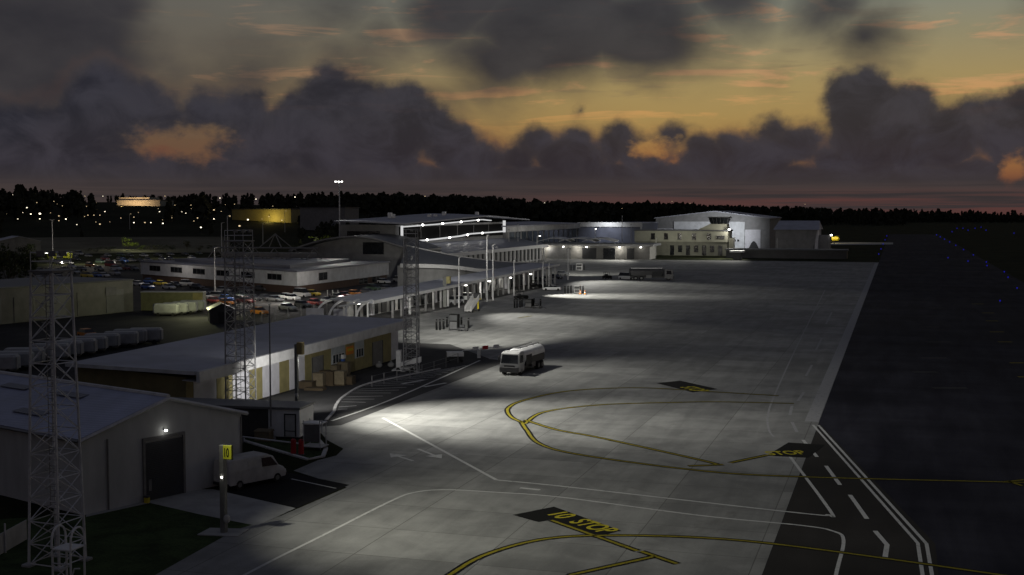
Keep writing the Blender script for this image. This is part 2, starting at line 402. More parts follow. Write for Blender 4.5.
# glowing gaps low in the bank
for px, py, rx, ry in ((180,143,38,13),(1014,169,10,12),(655,150,18,10)):
    sx, sy = S(px, py)
    q = vec(nt, (az + a1*.8 + a2 - sx)*(1.0/rx), (el + b1*.8 + b2 - sy)*(1.0/ry)); n = nt.nodes.new('ShaderNodeVectorMath'); n.operation = 'LENGTH'; nt.links.new(q.s, n.inputs[0])
    fld = fld.mn((E(nt, n.outputs['Value']) - 1.0) * 13.0 + (ed-.5)*13 + (inner0-.5)*26)
cm = fld.ss(-7.0, 8.0)
halo = fld.ss(-16, 2) * (1.0 - cm) * el.ss(10,40)
base = mixc(nt, halo*.05, base, lin((150,92,58)))
inner = noise(nt, vec(nt, az*.017, el*.022, 41.0), 1.0, 6, .6, .6)
ccol = mixc(nt, inner.ss(.34,.68), lin((38,38,46)), lin((55,54,62)))
ccol = mixc(nt, fld.ss(14,0)*.0 + (1.0 - fld.ss(-2,15))*.5, ccol, lin((64,60,62)))
ccol = mixc(nt, (1.0 - el.ss(22,48))*.75, ccol, lin((58,54,55)))
base = mixc(nt, (1.0 - el.ss(60,95))*inner.ss(.42,.6)*.5, base, lin((104,62,52)))
base = mixc(nt, cm*.96, base, ccol)
# bands of haze under the bank, red to the north-west
band = noise(nt, vec(nt, az*.003, el*.11, 60.0), 1.0, 4, .6)
hz = (1.0 - el.ss(16,36)) * el.ss(-80,-20)
hcol2 = mixc(nt, band.ss(.36,.62), lin((52,47,48)), lin((70,60,58)))
red = (1.0 - el.ss(8,26)) * az.ss(-250,380) * band.ss(.40,.58)
hcol2 = mixc(nt, red*.5, hcol2, lin((100,52,47)))
base = mixc(nt, hz*.92, base, hcol2)
base = mixc(nt, el.ss(-20,-160), base, lin((26,26,28)))
# a little true twilight from the Nishita model under everything
sk = nt.nodes.new('ShaderNodeTexSky'); sk.sky_type = 'NISHITA'; sk.sun_disc = False; sk.sun_elevation = R(-3.0); sk.sun_rotation = R(10)
sk.altitude = 60
mul = nt.nodes.new('ShaderNodeVectorMath'); mul.operation = 'SCALE'; nt.links.new(sk.outputs[0], mul.inputs[0]); mul.inputs[3].default_value = .004
ad = nt.nodes.new('ShaderNodeVectorMath'); ad.operation = 'ADD'; nt.links.new(base.s, ad.inputs[0]); nt.links.new(mul.outputs[0], ad.inputs[1])
nt.links.new(ad.outputs[0], bg.inputs[0]); bg.inputs[1].default_value = 1.0
world.cycles.sampling_method = 'MANUAL'; world.cycles.sample_map_resolution = 512
# ------------------------------------------------------------------ ground, apron, taxiway, roads, markings
g = MB(); g.sheet([(-7000,-700),(7000,-700),(7000,6300),(-7000,6300)], 0.0); struct('ground', g, M['grass'])
def hill_h(x, y):
    r = math.hypot(x, y); a = math.degrees(math.atan2(x, y)) + math.degrees(YAW)
    A = 4 + 26*sstep(6, -16, a) - 4*sstep(9, 15, a)
    return A*sstep(620, 1500, r) - .6*(1 - sstep(600, 760, r)) + .02*0
g = MB(); na, nr = 90, 46
rs = [600 + 2600*(k/(nr-1))**1.2 for k in range(nr)]
vs = []; fs = []
for k in range(nr):
    for i in range(na+1):
        a = R(-62 + 76*i/na) - YAW; vs.append((rs[k]*math.sin(a), rs[k]*math.cos(a), hill_h(rs[k]*math.sin(a), rs[k]*math.cos(a))))
for k in range(nr-1):
    for i in range(na): fs.append((k*(na+1)+i, k*(na+1)+i+1, (k+1)*(na+1)+i+1, (k+1)*(na+1)+i))
g.add(vs, fs); hl = struct('hills', g, M['hill'])
for p in hl.data.polygons: p.use_smooth = True
def on_hill(px, py):
    d = ray(px, py).normalized(); t = 60.0
    while t < 3200:
        q = Vector((0,0,H)) + d*t
        if q.z <= max(0, hill_h(q.x, q.y)): return Vector((q.x, q.y, max(0, hill_h(q.x, q.y))))
        t += 2.0
    return Vector((0,0,H)) + d*1500
# apron of concrete slabs; its landward edge follows the lawn, the van bay and the service road
xy = lambda px, py: tuple(P(px, py))[:2]
EDGE = -6.8
g = MB(); g.sheet([(EDGE,-60),(EDGE,508),(-150,508),(-150,330),(-88,330),(-88,176),(-64,176),(-52.4,160),(-49.4,158),(-49.4,106),(-51.2,104.5),(-47.5,98.9),(-44.3,95.5),(-43.6,92.6),(-44.2,90.4),(-44.2,86.2),(-37.8,82.0),(-38.4,73),(-39.4,68.9),(-38.7,58.9),(-38.2,-60)], .010)
struct('apron', g, M['concrete'])
g = MB(); g.sheet([(EDGE,-60),(34,-60),(34,1130),(EDGE,1130)], .006); struct('taxiway', g, M['taxi'])
g = MB(); g.sheet([(EDGE+.02,-60),(2.5,-60),(2.5,78.4),(-6.5,119.3),(EDGE+.02,119.3)], .011); struct('taxiway_patch', g, M['taxi_new'])
g = MB(); g.sheet([(-49.4,106),(-49.4,158),(-52.4,160),(-64,176),(-88,176),(-88,330),(-150,330),(-150,508),(-170,508),(-170,300),(-104,190),(-79,165),(-79,158),(-64,158),(-64,104),(-51.2,104.5)], .008)
struct('service_road', g, M['road'])
g = MB(); g.sheet([(-64,104),(-64,158),(-79,158),(-79,165),(-104,190),(-104,204),(-155,232),(-290,330),(-330,250),(-150,120),(-95,86),(-64,84)], .004); struct('yard', g, M['yard'])
g = MB(); g.sheet([(-104,204),(-104,190),(-170,300),(-170,508),(-130,508),(-130,530),(-260,520),(-290,330),(-155,232)], .0045); struct('car_park', g, M['yard'])
g = MB(); nf, mf = 24, 14; vs = []
for k in range(mf+1):
    for i in range(nf+1):
        r_ = 610 + 200*k/mf; a = math.atan((-60 + 290*i/nf - 512)/F) - YAW; x_, y_ = r_*math.sin(a), r_*math.cos(a); vs.append((x_, y_, max(0, hill_h(x_, y_)) + .35))
g.add(vs, [(k*(nf+1)+i, k*(nf+1)+i+1, (k+1)*(nf+1)+i+1, (k+1)*(nf+1)+i) for k in range(mf) for i in range(nf)]); struct('field', g, M['field'])
# lawn beside the hangar, driveway, van bay and the kerbed island
g = MB(); g.sheet([(-38.7,58.9),(-39.4,68.9),(-38.4,73),(-47.8,77.6),(-51.0,69.6),(-60,64),(-60,40),(-38.2,40)], .004); struct('lawn', g, M['lawn'])
g = MB(); g.prism([xy(181.5,489.5), xy(213,489.5), xy(295.5,508.3), xy(257,526), xy(200,514.5), xy(150,503), xy(86,517), xy(86,514), xy(144,499)], -.1, .02); struct('driveway', g, M['path_c'])
g = MB(); g.sheet([xy(215,489.5), xy(240,477), xy(291,473), xy(349.5,485), xy(297,508)], .012); struct('van_bay', g, M['dark_asphalt'])
isl = [xy(243,428),xy(285,433),xy(318,440),xy(326,449),xy(323,457),xy(308,460),xy(280,452),xy(243,441)]
def offs(poly, d):
    c = sum((Vector(p) for p in poly), Vector((0,0)))/len(poly); return [tuple(Vector(p) + (Vector(p)-c).normalized()*d) for p in poly]
def ribbon(mb, pts, w, z, closed=False):
    pts = [Vector(p[:2]) for p in pts]; n = len(pts); L = []; Rr = []
    for i in range(n):
        a = pts[(i-1) % n] if (closed or i > 0) else pts[i]; b = pts[(i+1) % n] if (closed or i < n-1) else pts[i]
        t = (b-a).normalized(); nn = Vector((-t.y, t.x)); L.append(pts[i]+nn*w/2); Rr.append(pts[i]-nn*w/2)
    m = n if closed else n-1
    vs = [(*p, z) for p in L] + [(*p, z) for p in Rr]
    return mb.add(vs, [(i, (i+1) % n, n+(i+1) % n, n+i) for i in range(m)])
def kerb(mb, pts, w, h, closed=False):
    b0 = len(mb.v); ribbon(mb, pts, w, h, closed); top = mb.v[b0:]; nf = len(pts) if closed else len(pts)-1; n = len(pts)
    bot = [(x,y,0) for x,y,z in top]; mb.add(bot, [])
    for i in range(nf):
        j = (i+1) % n
        mb.f += [(b0+i, b0+2*n+i, b0+2*n+j, b0+j), (b0+n+j, b0+3*n+j, b0+3*n+i, b0+n+i)]; mb.m += [mb.mi]*2
    return mb
g = MB(); g.sheet(isl, .016); struct('island_grass', g, M['lawn'])
g = MB(); kerb(g, isl, .35, .12, True); struct('island_kerb', g, M['kerb'])
def smooth(pts, k=8):
    pts = [Vector(p[:2]) for p in pts]; out = []
    for i in range(len(pts)-1):
        a, b, c, d = pts[max(0,i-1)], pts[i], pts[i+1], pts[min(len(pts)-1,i+2)]
        for j in range(k):
            t = j/k
            out.append(.5*((2*b) + (c-a)*t + (2*a-5*b+4*c-d)*t*t + (3*b-a-3*c+d)*t**3))
    out.append(pts[-1]); return out
Zp = .016
px_line = lambda L: [xy(*p) for p in L]
g = MB()
ribbon(g, smooth([(-34.3,40),(-34.0,60.4),(-33.6,68.9),(-33.1,79.0),(-32.5,82.0),(-30.7,83.4),(-27,83.7),(-22.3,83.6),(-12.1,81.2),(-5.6,80.5),(-3.5,79.6),(-2.8,77.5),(-2.9,70.0),(-2.9,60)]), .22, Zp)
ribbon(g, [(-47.3,111.0),(-28.2,87.6)], .28, Zp)
ribbon(g, smooth([(-28.2,87.6),(-23.2,87.0),(-14.1,85.3),(-5.2,83.7),(-4.1,83.9),(-4.0,85.2),(-8.4,104.6)]), .24, Zp)
ribbon(g, smooth([(-53.2,158),(-51.5,131),(-51.0,118),(-51.3,108),(-52.4,110.5)][:4], 6), .28, Zp)
ribbon(g, [(-52.6,160),(-47.5,161)], .25, Zp)
for a, b in (((803,440),(817,457)),((826,466),(840,485)),((850,495),(867,519))): ribbon(g, [xy(*a), xy(*b)], .30, Zp)
ribbon(g, [xy(875,531), xy(887,545), xy(885,558)], .30, Zp); ribbon(g, [(-.4,70.5),(-.5,66)], .30, Zp)
for o in (-.25, .25):
    ribbon(g, [(-7.0+o,119.2),(1.75+o,78.2),(1.9+o,71.5),(1.9+o,40)], .22, Zp)
for a, b in (((394,455),(413,461)),((418,449),(438,457))):          # two arrows on the lane
    A, B = Vector(xy(*a)), Vector(xy(*b)); t = (B-A).normalized(); n_ = Vector((-t.y,t.x))
    ribbon(g, [A, B], .28, Zp); hd = A if a[0] < 400 else B; sg = 1 if a[0] < 400 else -1
    g.add([(*(hd - t*sg*.7),Zp+.003),(*(hd + t*sg*.8 + n_*.75),Zp+.003),(*(hd + t*sg*.8 - n_*.75),Zp+.003)], [(0,1,2)])
for a, b in (((402,384),(424,380)),((424,387),(446,383))):          # give-way bars
    ribbon(g, [xy(*a), xy(*b)], .5, Zp)
for a, b in (((520,488),(540,490)),): ribbon(g, [xy(*a), xy(*b)], .35, Zp)
ribbon(g, [xy(291.5,479), xy(336,488.5)], .16, Zp)
hatchA = smooth([xy(337,411),xy(345,397),xy(365,386),xy(400,378),xy(440,370)], 6); hatchB = [xy(337,413), xy(470,364)]
for k in range(17):
    t = .06 + .9*k/16
    a = hatchA[int(t*(len(hatchA)-1))]; b = Vector(hatchB[0])*(1-t) + Vector(hatchB[1])*t
    ribbon(g, [a, b], .16, Zp)
struct('white_markings', g, M['white_line'])
g = MB(); kerb(g, [xy(326,421)]+list(smooth([xy(334,412),xy(337,404),xy(345,396),xy(365,385),xy(400,377),xy(440,369)], 5)), .3, .12); struct('lane_kerb', g, M['kerb'])
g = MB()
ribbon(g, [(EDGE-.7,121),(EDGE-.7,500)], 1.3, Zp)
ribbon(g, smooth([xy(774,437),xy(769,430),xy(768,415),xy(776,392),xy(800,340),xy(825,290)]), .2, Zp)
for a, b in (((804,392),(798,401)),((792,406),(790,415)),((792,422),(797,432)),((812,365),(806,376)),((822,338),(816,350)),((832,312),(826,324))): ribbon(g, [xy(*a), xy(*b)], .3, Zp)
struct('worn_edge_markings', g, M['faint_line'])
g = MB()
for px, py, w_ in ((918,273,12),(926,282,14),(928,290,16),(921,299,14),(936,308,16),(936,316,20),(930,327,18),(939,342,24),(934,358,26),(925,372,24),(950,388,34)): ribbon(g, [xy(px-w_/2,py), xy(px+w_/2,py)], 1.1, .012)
struct('asphalt_repairs', g, M['road'])  # light streaks on the taxiway painted in as paler asphalt strips
# yellow taxi lines on black borders
Y = [smooth([(-23.4,58),(-23.2,63.7),(-22.6,68.1),(-20.5,72.2),(-17.2,74.3),(-11.2,75.6),(-5.2,75.2),(5.7,72.6),(14,70)]),
     [(-17.6,60),(-16.8,65.7),(-13.1,70.7)], [(-14.1,71.5),(-11.6,69.5)], [(-21.1,77.1),(-14.3,71.5)],
     smooth([(-12,137),(-18.4,137.8),(-27.6,138.6),(-34.5,134.0),(-37.4,126.1),(-37.5,120.4),(-35.7,115.4),(-33.6,112.4)]),
     smooth([(-33.2,111.8),(-33.3,119.1),(-29.1,125.1),(-22,129),(-17.5,130.8),(-10,132)]),
     smooth([(-33.8,113.9),(-29.5,109.6),(-24.8,106.8),(-14.9,99.6),(-13.2,98.0)]),
     smooth([(-34.0,113.2),(-32.1,108.7),(-29.1,102.5),(-24.6,98.8),(-14.2,95.4),(-6.7,95.4),(8,98),(16,99.5)]), [(-15.4,96.9),(-12.8,98.2)],
     [xy(730,463), xy(768,455)], smooth([xy(660,302),xy(620,303),xy(590,303)]), [xy(518,318),xy(532,316)], [xy(1005,482),xy(1024,480)], [xy(1008,481),xy(1022,486)]]
g = MB(); h_ = MB()
for L in Y: ribbon(g, L, .62, Zp+.004); ribbon(h_, L, .26, Zp+.008)
for a, b in (((972,304),(984,304)),((982,313),(994,313)),((986,321),(998,321)),((990,332),(1004,332)),((998,342),(1012,342)),((1010,363),(1024,363)),((1018,377),(1030,377))): ribbon(h_, [xy(*a), xy(*b)], .8, Zp+.008)
# stand panels
def panel(poly, z=Zp+.004): g.sheet(poly, z)
panel([(-23.9,77.7),(-21.9,80.7),(-16.2,75.8),(-17.3,74.05),(-21.2,77.1),(-21.75,76.35)], Zp+.0055)
panel([(-26.5,143.0),(-24.2,145.9),(-19.0,140.2),(-21.3,136.8)], Zp+.0055)
panel([(-9.9,102.9),(-8.7,109.4),(-5.6,109.2),(-6.6,103.0)], Zp+.0055)
struct('black_marking_borders', g, M['black_line']); struct('yellow_taxi_lines', h_, M['yellow_line'])
def text_mesh(s, size, mat_, loc, rot, name, parent=None, ext=0.0, sx=1.0, bold=.0):
    cu = bpy.data.curves.new(name, 'FONT'); cu.body = s; cu.size = size; cu.extrude = ext; cu.offset = bold; cu.align_x = 'LEFT'
    t = bpy.data.objects.new(name, cu); dg = bpy.context.evaluated_depsgraph_get()
    col.objects.link(t); bpy.context.view_layer.update(); me = bpy.data.meshes.new_from_object(t.evaluated_get(bpy.context.evaluated_depsgraph_get()))
    col.objects.unlink(t); bpy.data.objects.remove(t); me.name = name; me.materials.clear(); me.materials.append(mat_)
    for v in me.vertices: v.co.x *= sx
    o = bpy.data.objects.new(name, me); col.objects.link(o); o.rotation_euler = rot; o.location = loc
    if parent: o.parent = parent; o.location = Vector(loc) - wloc(parent)
    return o
ta = math.atan2(73.8-77.4, -16.9+21.4)
def ground_text(s, size, at, rz, sx=1.0):
    o = text_mesh(s, size, M['yellow_letters'], (at[0], at[1], Zp+.009), (0,0,rz), 'stand_lettering', sx=sx, bold=.05); o['kind'] = 'structure'
ground_text('10', 2.2, (-21.95,78.6), ta, .76)
ground_text('STOP', 2.15, (-19.95,77.0), ta, .68)
ground_text('STOP', 2.6, (-23.4,140.5), math.atan2(-6,4.9), .62)
ground_text('STOP', 2.2, (-9.7,103.2), math.atan2(1.4,2.9), .62)
# ------------------------------------------------------------------ buildings
def part(name, m, parent, fn):
    g = MB(); fn(g); return g.build(name, m, parent)
def wallbox(parent, name, m, x0, x1, y0, y1, z0, z1): return part(name, m, parent, lambda g: g.box(x0,x1,y0,y1,z0,z1))
# --- foreground hangar, turned 21 degrees from the runway
A = Vector((-50.9, 69.3)); B = Vector((-46.3, 82.0)); ux = (B-A).normalized(); W_ = (B-A).length; un = Vector((-ux.y, ux.x))
def hp_(a, n, z): q = A + ux*a + un*n; return (q.x, q.y, z)      # along the gable, back from it, up
hg = thing('hangar', 'large grey metal hangar with blue-grey roof and dark roller door in its gable', 'hangar', (*(A+ux*W_/2), 0))
EV, RG, LEN = 5.1, 6.95, 44
g = MB(); g.loft([[hp_(0,n,0), hp_(W_,n,0), hp_(W_,n,EV), hp_(W_/2,n,RG), hp_(0,n,EV)] for n in (0.0, LEN)]); hw = g.build('wall', M['clad_grey'], hg)
g = MB()
def slab(g, q, t=.14):
    n = (Vector(q[1])-Vector(q[0])).cross(Vector(q[3])-Vector(q[0])).normalized()
    if n.z < 0: n = -n
    g.loft([[tuple(Vector(p)+n*.01) for p in q], [tuple(Vector(p)+n*t) for p in q]])
for s, e in ((0, -.35), (W_, W_+.35)):
    ez = EV - .35*(RG-EV)/(W_/2)
    slab(g, [hp_(W_/2,-.25,RG), hp_(e,-.25,ez), hp_(e,LEN,ez), hp_(W_/2,LEN,RG)])
hr = g.build('roof', M['roof_blue'], hg)
part('ridge_cap', M['fascia'], hr, lambda g: g.bar(hp_(W_/2,-.3,RG+.17), hp_(W_/2,LEN,RG+.17), .16, 6))
g = MB()
for e in (-.35, W_+.35): g.bar(hp_(W_/2,-.3,RG+.02), hp_(e,-.3,EV-.12), .13)
g.build('verge_trim', M['fascia'], hr)
for e in (-.42, W_+.42): part('gutter', M['steel_mid'], hr, lambda g: g.bar(hp_(e,-.2,EV-.12), hp_(e,LEN,EV-.12), .10))
for n in (7,14,21,28,35):
    for s in (.25,.72):
        g = MB()
        q = [hp_(W_/2*(1-s)-.5,n,RG-(RG-EV)*s+.16-.07), hp_(W_/2*(1-s)+.5,n,RG-(RG-EV)*s+.16+.07), hp_(W_/2*(1-s)+.5,n+3.5,RG-(RG-EV)*s+.16+.07), hp_(W_/2*(1-s)-.5,n+3.5,RG-(RG-EV)*s+.16-.07)]
        slab(g, q, .04); g.build('skylight', M['roof_slate'], hr)
# door spans px 144..180
def along(px, py): q = P(px, py); return (Vector(q[:2])-A).dot(ux)
d0, d1 = along(144,500)-.25, along(181,489)
d1 = d0 + (d1-d0)*.80
g = MB(); g.loft([[hp_(a,n,z) for a,z in ((d0,.05),(d1,.05),(d1,4.05),(d0,4.05))] for n in (-.04,-.10)]); dr = g.build('door', M['door_dark'], hg)
g = MB()
for a0,a1,z0,z1 in ((d0-.18,d0,0,4.2),(d1,d1+.18,0,4.2),(d0-.18,d1+.18,4.2,4.42)): g.loft([[hp_(a,n,z) for a,z in ((a0,z0),(a1,z0),(a1,z1),(a0,z1))] for n in (-.01,-.14)])
g.build('door_frame', M['steel_mid'], dr)
g = MB(); lp = hp_((d0+d1)/2, -.3, 4.75); g.bbox(lp[0]-.09,lp[0]+.09,lp[1]-.09,lp[1]+.09,lp[2]-.05,lp[2]+.05,.03); wl = g.build('wall_lamp', M['lamp_hot'], hg)
part('lamp_bracket', M['steel_dark'], wl, lambda g: g.bar(hp_((d0+d1)/2,0,4.8), hp_((d0+d1)/2,-.22,4.8), .05))
for e in (1.9, W_-.1): part('downpipe', M['steel_mid'], hg, lambda g: g.bar(hp_(e,-.09,0), hp_(e,-.09,EV-.3), .06, 6))
g = MB(); g.loft([[hp_(a,n,z) for a,z in ((5.1,.7),(5.35,.7),(5.35,1.5),(5.1,1.5))] for n in (-.02,-.14)]); g.build('switch_box', M['steel_mid'], hg)
tr = thing('valve_marker', 'low yellow marker post beside the corner of the hangar door', 'marker', P(147,503)); c = P(147,503)
part('post', M['yellow'], tr, lambda g: g.bbox(c.x-.16,c.x+.16,c.y-.16,c.y+.16,0,.4,.04)); part('cap', M['steel_dark'], tr, lambda g: g.bbox(c.x-.2,c.x+.2,c.y-.2,c.y+.2,.4,.5,.03))
# --- workshop shed with mono-pitch roof
sh = thing('workshop_shed', 'long low workshop with pale fascia and alternating tan and white panels', 'workshop', (-70,130,0))
X0, Ya, Yb = -64.6, 104.0, 156.0
def fz(y): return 3.85 + .010*(y-Ya)          # underside of the fascia
g = MB(); g.loft([[(X0,y,0),(X0,y,fz(y)+.3),(-76.6,y,fz(y)+1.0),(-76.6,y,0)] for y in (Ya,Yb)]); g.build('wall', M['tan_dark'], sh)
g = MB(); g.loft([[(-62.9,y,fz(y)+1.02),(-77.4,y,fz(y)+1.32),(-77.4,y,fz(y)+1.20),(-62.9,y,fz(y)+.90)] for y in (Ya-.8,Yb+.8)]); rf = g.build('roof', M['roof_grey'], sh)
g = MB(); g.loft([[(-62.5,y,fz(y)+1.06),(-62.85,y,fz(y)+1.10),(-62.85,y,fz(y)+.0),(-62.5,y,fz(y)-.02)] for y in (Ya-1.0,Yb+.9)]); g.build('fascia', M['fascia'], rf)
g = MB(); g.loft([[(-62.87,y,fz(y)+.02),(-64.58,y,fz(y)+.1),(-64.58,y,fz(y)+.16),(-62.87,y,fz(y)+.08)] for y in (Ya-.7,Yb+.7)]); g.build('soffit', M['soffit'], rf)
g = MB(); g.loft([[(x,Ya-z_,fz(Ya)+o+1.0) for x,o in ((-62.95,.06),(-77.4,.36),(-77.4,.0),(-62.95,-.3))] for z_ in (.82,.95)]); g.build('verge_trim', M['fascia'], rf)
# front panels by pixel column
def yfront(px): # y on the front wall under pixel column px
    d = ray(px, 380); return X0*d.y/d.x
cols = [(193,216,'white_panel'),(216,232,'tan'),(232,249,'white_panel'),(249,262,'tan'),(262,279,'white_panel'),(279,289,'tan'),(289,304.5,'white_panel'),(304.5,311.5,'tan'),(311.5,323,'door_grey'),(323,331,'tan'),(331,345,'pale_blue'),(345,354.5,'tan'),(354.5,364,'pale_blue'),(364,372,'tan'),(372,382.5,'door_grey'),(382.5,391,'tan'),(391,398,'white_panel')]
for a, b, m in cols:
    ya, yb = yfront(a)+.05, yfront(b)-.05; door = m == 'door_grey'
    z1 = fz(ya)-.35 if door else fz(ya)+.08
    def fpanel(g, lo=.05, hi=None):
        g.loft([[(X0-.02,y,lo),(X0+.07,y,lo),(X0+.07,y,(hi or fz(y)+.0)),(X0-.02,y,(hi or fz(y)+.0))] for y in (ya,yb)])
    if m == 'pale_blue':
        part('wall_panel', M['tan'], sh, lambda g: fpanel(g,.05,1.55)); part('wall_panel', M['pale_blue'], sh, lambda g: fpanel(g,1.58))
        n = 4 if b-a > 12 else 3; w = part('window', M['fascia'], sh, lambda g: g.box(X0+.07,X0+.10,ya+.3,yb-.3,1.62,2.75))
        def panes(g):
            s = (yb-ya-.6)/n
            for k in range(n): g.box(X0+.085,X0+.115,ya+.3+k*s+.10,ya+.3+(k+1)*s-.10,1.70,2.68)
        part('pane', M['glass_b'], w, panes)
    elif door:
        d = part('door', M['door_grey'], sh, lambda g: fpanel(g,.05,3.05)); part('wall_panel', M['tan'], sh, lambda g: fpanel(g,3.08))
        part('jamb', M['steel_dark'], d, lambda g: g.box(X0+.075,X0+.12,ya-.04,ya+.1,.05,3.04)); part('jamb', M['steel_dark'], d, lambda g: g.box(X0+.075,X0+.12,yb-.1,yb+.04,.05,3.04))
    else: part('wall_panel', M[m], sh, fpanel)
ys = yfront(349.5); sg = thing('workshop_sign', 'small orange sign on the tan workshop wall between two window groups', 'sign', (X0+.07,ys,2.6))
part('board', M['orange'], sg, lambda g: g.box(X0+.075,X0+.13,ys-1.0,ys+1.0,2.3,3.3)); part('plate', M['yellow'], sg, lambda g: g.box(X0+.131,X0+.145,ys-.75,ys+.75,2.72,3.05))
# --- portable office with white end
po = thing('portable_office', 'low dark portable cabin with a white end wall and framed doorway', 'cabin', (-54,99,0))
c = [P(245,440), P(299,438), P(312,431)]
ax = Vector((c[1]-c[0])[:2]).normalized(); an = Vector((-ax.y, ax.x)); O_ = Vector(c[0][:2]); PL = (c[1]-c[0]).length
O_ = Vector((-56.8,97.3)); ax = Vector((.995,.10)); an = Vector((-.10,.995)); PL = 7.2
def pp(a, n, z): q = O_ + ax*a + an*n; return (q.x,q.y,z)
def pbox(g, a0,a1,n0,n1,z0,z1): g.loft([[pp(a0,n0,z),pp(a1,n0,z),pp(a1,n1,z),pp(a0,n1,z)] for z in (z0,z1)])
part('wall', M['steel_dark'], po, lambda g: pbox(g,-9,4.3,0,3.4,.25,2.65)); rr = part('roof', M['steel_mid'], po, lambda g: pbox(g,-9.2,PL+.1,-.15,3.55,2.66,2.86))
part('end_panel', M['white_paint'], po, lambda g: pbox(g,4.32,PL,-.02,3.42,.25,2.65))
dd = part('door', M['dirty_white'], po, lambda g: pbox(g,5.9,6.8,-.07,-.025,.3,2.2)); part('door_frame', M['dark'], dd, lambda g: (pbox(g,5.8,5.9,-.10,-.03,.3,2.3), pbox(g,6.8,6.9,-.10,-.03,.3,2.3), pbox(g,5.8,6.9,-.10,-.03,2.2,2.3), pbox(g,5.9,6.8,-.09,-.075,.75,.82)))
w = part('window', M['steel_mid'], po, lambda g: pbox(g,-1.1,-.1,-.05,-.01,1.2,2.1)); part('pane', M['glass'], w, lambda g: pbox(g,-1.0,-.2,-.07,-.045,1.28,2.02))
part('skid_base', M['rubber'], po, lambda g: pbox(g,-8.8,PL-.2,.2,3.2,0,.24))
# --- freight shed at the left, boundary wall box
fs_ = thing('freight_shed', 'long flat-roofed grey freight shed with shallow panel bays behind the lattice tower', 'shed', (-150,199,0))
A2, B2 = Vector((-153.5,170.0)), Vector((-145.6,215.6)); u2 = (B2-A2).normalized(); n2 = Vector((-u2.y,u2.x)); L2 = (B2-A2).length
def f2(a, n, z): q = A2+u2*a+n2*n; return (q.x,q.y,z)
def b2(g,a0,a1,n0,n1,z0,z1): g.loft([[f2(a0,n0,z),f2(a1,n0,z),f2(a1,n1,z),f2(a0,n1,z)] for z in (z0,z1)])
part('wall', M['cargo'], fs_, lambda g: b2(g,-12,L2,0,22,0,6.2)); part('roof', M['roof_dark'], fs_, lambda g: b2(g,-12.2,L2+.2,-.2,22.2,6.21,6.5))
for k in range(6): part('bay_panel', M['mid_grey'] if k % 2 else M['cargo'], fs_, lambda g: b2(g,2+k*7.4,6.6+k*7.4,-.12,-.01,.2,4.6))
part('downpipe', M['steel_mid'], fs_, lambda g: b2(g,L2*.5-2,L2*.5-1.7,-.16,-.125,.2,4.7)); part('vent', M['steel_mid'], fs_, lambda g: b2(g,L2*.84,L2*.9,-.16,-.125,3.4,5.2))
bw = thing('storage_container', 'long olive storage container lit yellow-green at its end behind white trailers', 'container', (-138,214,0))
q0, q1 = P(141,311), P(203,311); t_ = Vector((q1-q0)[:2]).normalized(); n_ = Vector((-t_.y,t_.x)); Lc = (q1-q0).length
def f3(a, n, z): return (q0.x+t_.x*a+n_.x*n, q0.y+t_.y*a+n_.y*n, z)
def b3(g,a0,a1,n0,n1,z0,z1): g.loft([[f3(a0,n0,z),f3(a1,n0,z),f3(a1,n1,z),f3(a0,n1,z)] for z in (z0,z1)])
part('body', M['olive_wall'], bw, lambda g: b3(g,0,Lc,0,2.6,.1,3.7)); part('roof', M['dirty_white'], bw, lambda g: b3(g,-.05,Lc+.05,-.05,2.65,3.71,3.85)); part('end_door', M['tan'], bw, lambda g: (b3(g,Lc-2.0,Lc-.02,-.08,-.01,.2,3.6)))
# --- office building (white upper band, dark base)
of = thing('office_building', 'long white two-storey office with strip windows above a dark base', 'office', (-130,240,0))
OP = [(-208,312),(-138,272),(-138.5,330),(-186,338)]
part('lower_wall', M['brown_wall'], of, lambda g: g.prism(offs(OP,-.6), 0, 2.0)); part('upper_wall', M['clad_white'], of, lambda g: g.prism(OP, 1.9, 5.3)); 
rf = part('roof', M['roof_slate'], of, lambda g: g.prism(offs(OP,.5), 5.31, 5.7)); part('raised_deck', M['roof_slate'], rf, lambda g: g.prism(offs(OP,-11), 5.71, 6.5))
a_, b_ = Vector(OP[0]), Vector(OP[1]); t_ = (b_-a_).normalized(); no = Vector((t_.y,-t_.x)); Lo = (b_-a_).length
def wallwin(parent, a_, t_, no, s, w, z0, z1, bars=3):
    def q(a, o, z): p = a_+t_*a+no*o; return (p.x,p.y,z)
    f = MB(); f.loft([[q(a,o,z) for a,z in ((s,z0),(s+w,z0),(s+w,z1),(s,z1))] for o in (-.02,.06)]); f = f.build('window', M['steel_mid'], parent)
    g = MB()
    for k in range(bars): g.loft([[q(a,o,z) for a,z in ((s+w*k/bars+.08,z0+.1),(s+w*(k+1)/bars-.08,z0+.1),(s+w*(k+1)/bars-.08,z1-.1),(s+w*k/bars+.08,z1-.1))] for o in (.03,.08)])
    g.build('pane', M['glass'], f)
for k in range(6): wallwin(of, a_, t_, no, 5.5+k*12.4, 6.4, 3.05, 4.6)
for k in range(5): wallwin(of, a_+no*-.55, t_, no, 5+k*14, 8.0, .4, 1.7)
a_, b_ = Vector(OP[1]), Vector(OP[2]); t_ = (b_-a_).normalized(); no = Vector((t_.y,-t_.x))
wallwin(of, a_, t_, no, 12, 5.0, 2.6, 4.6, 2)
for s in (38,47): wallwin(of, a_+no*-.5, t_, no, s, 6, .2, 1.8, 2)
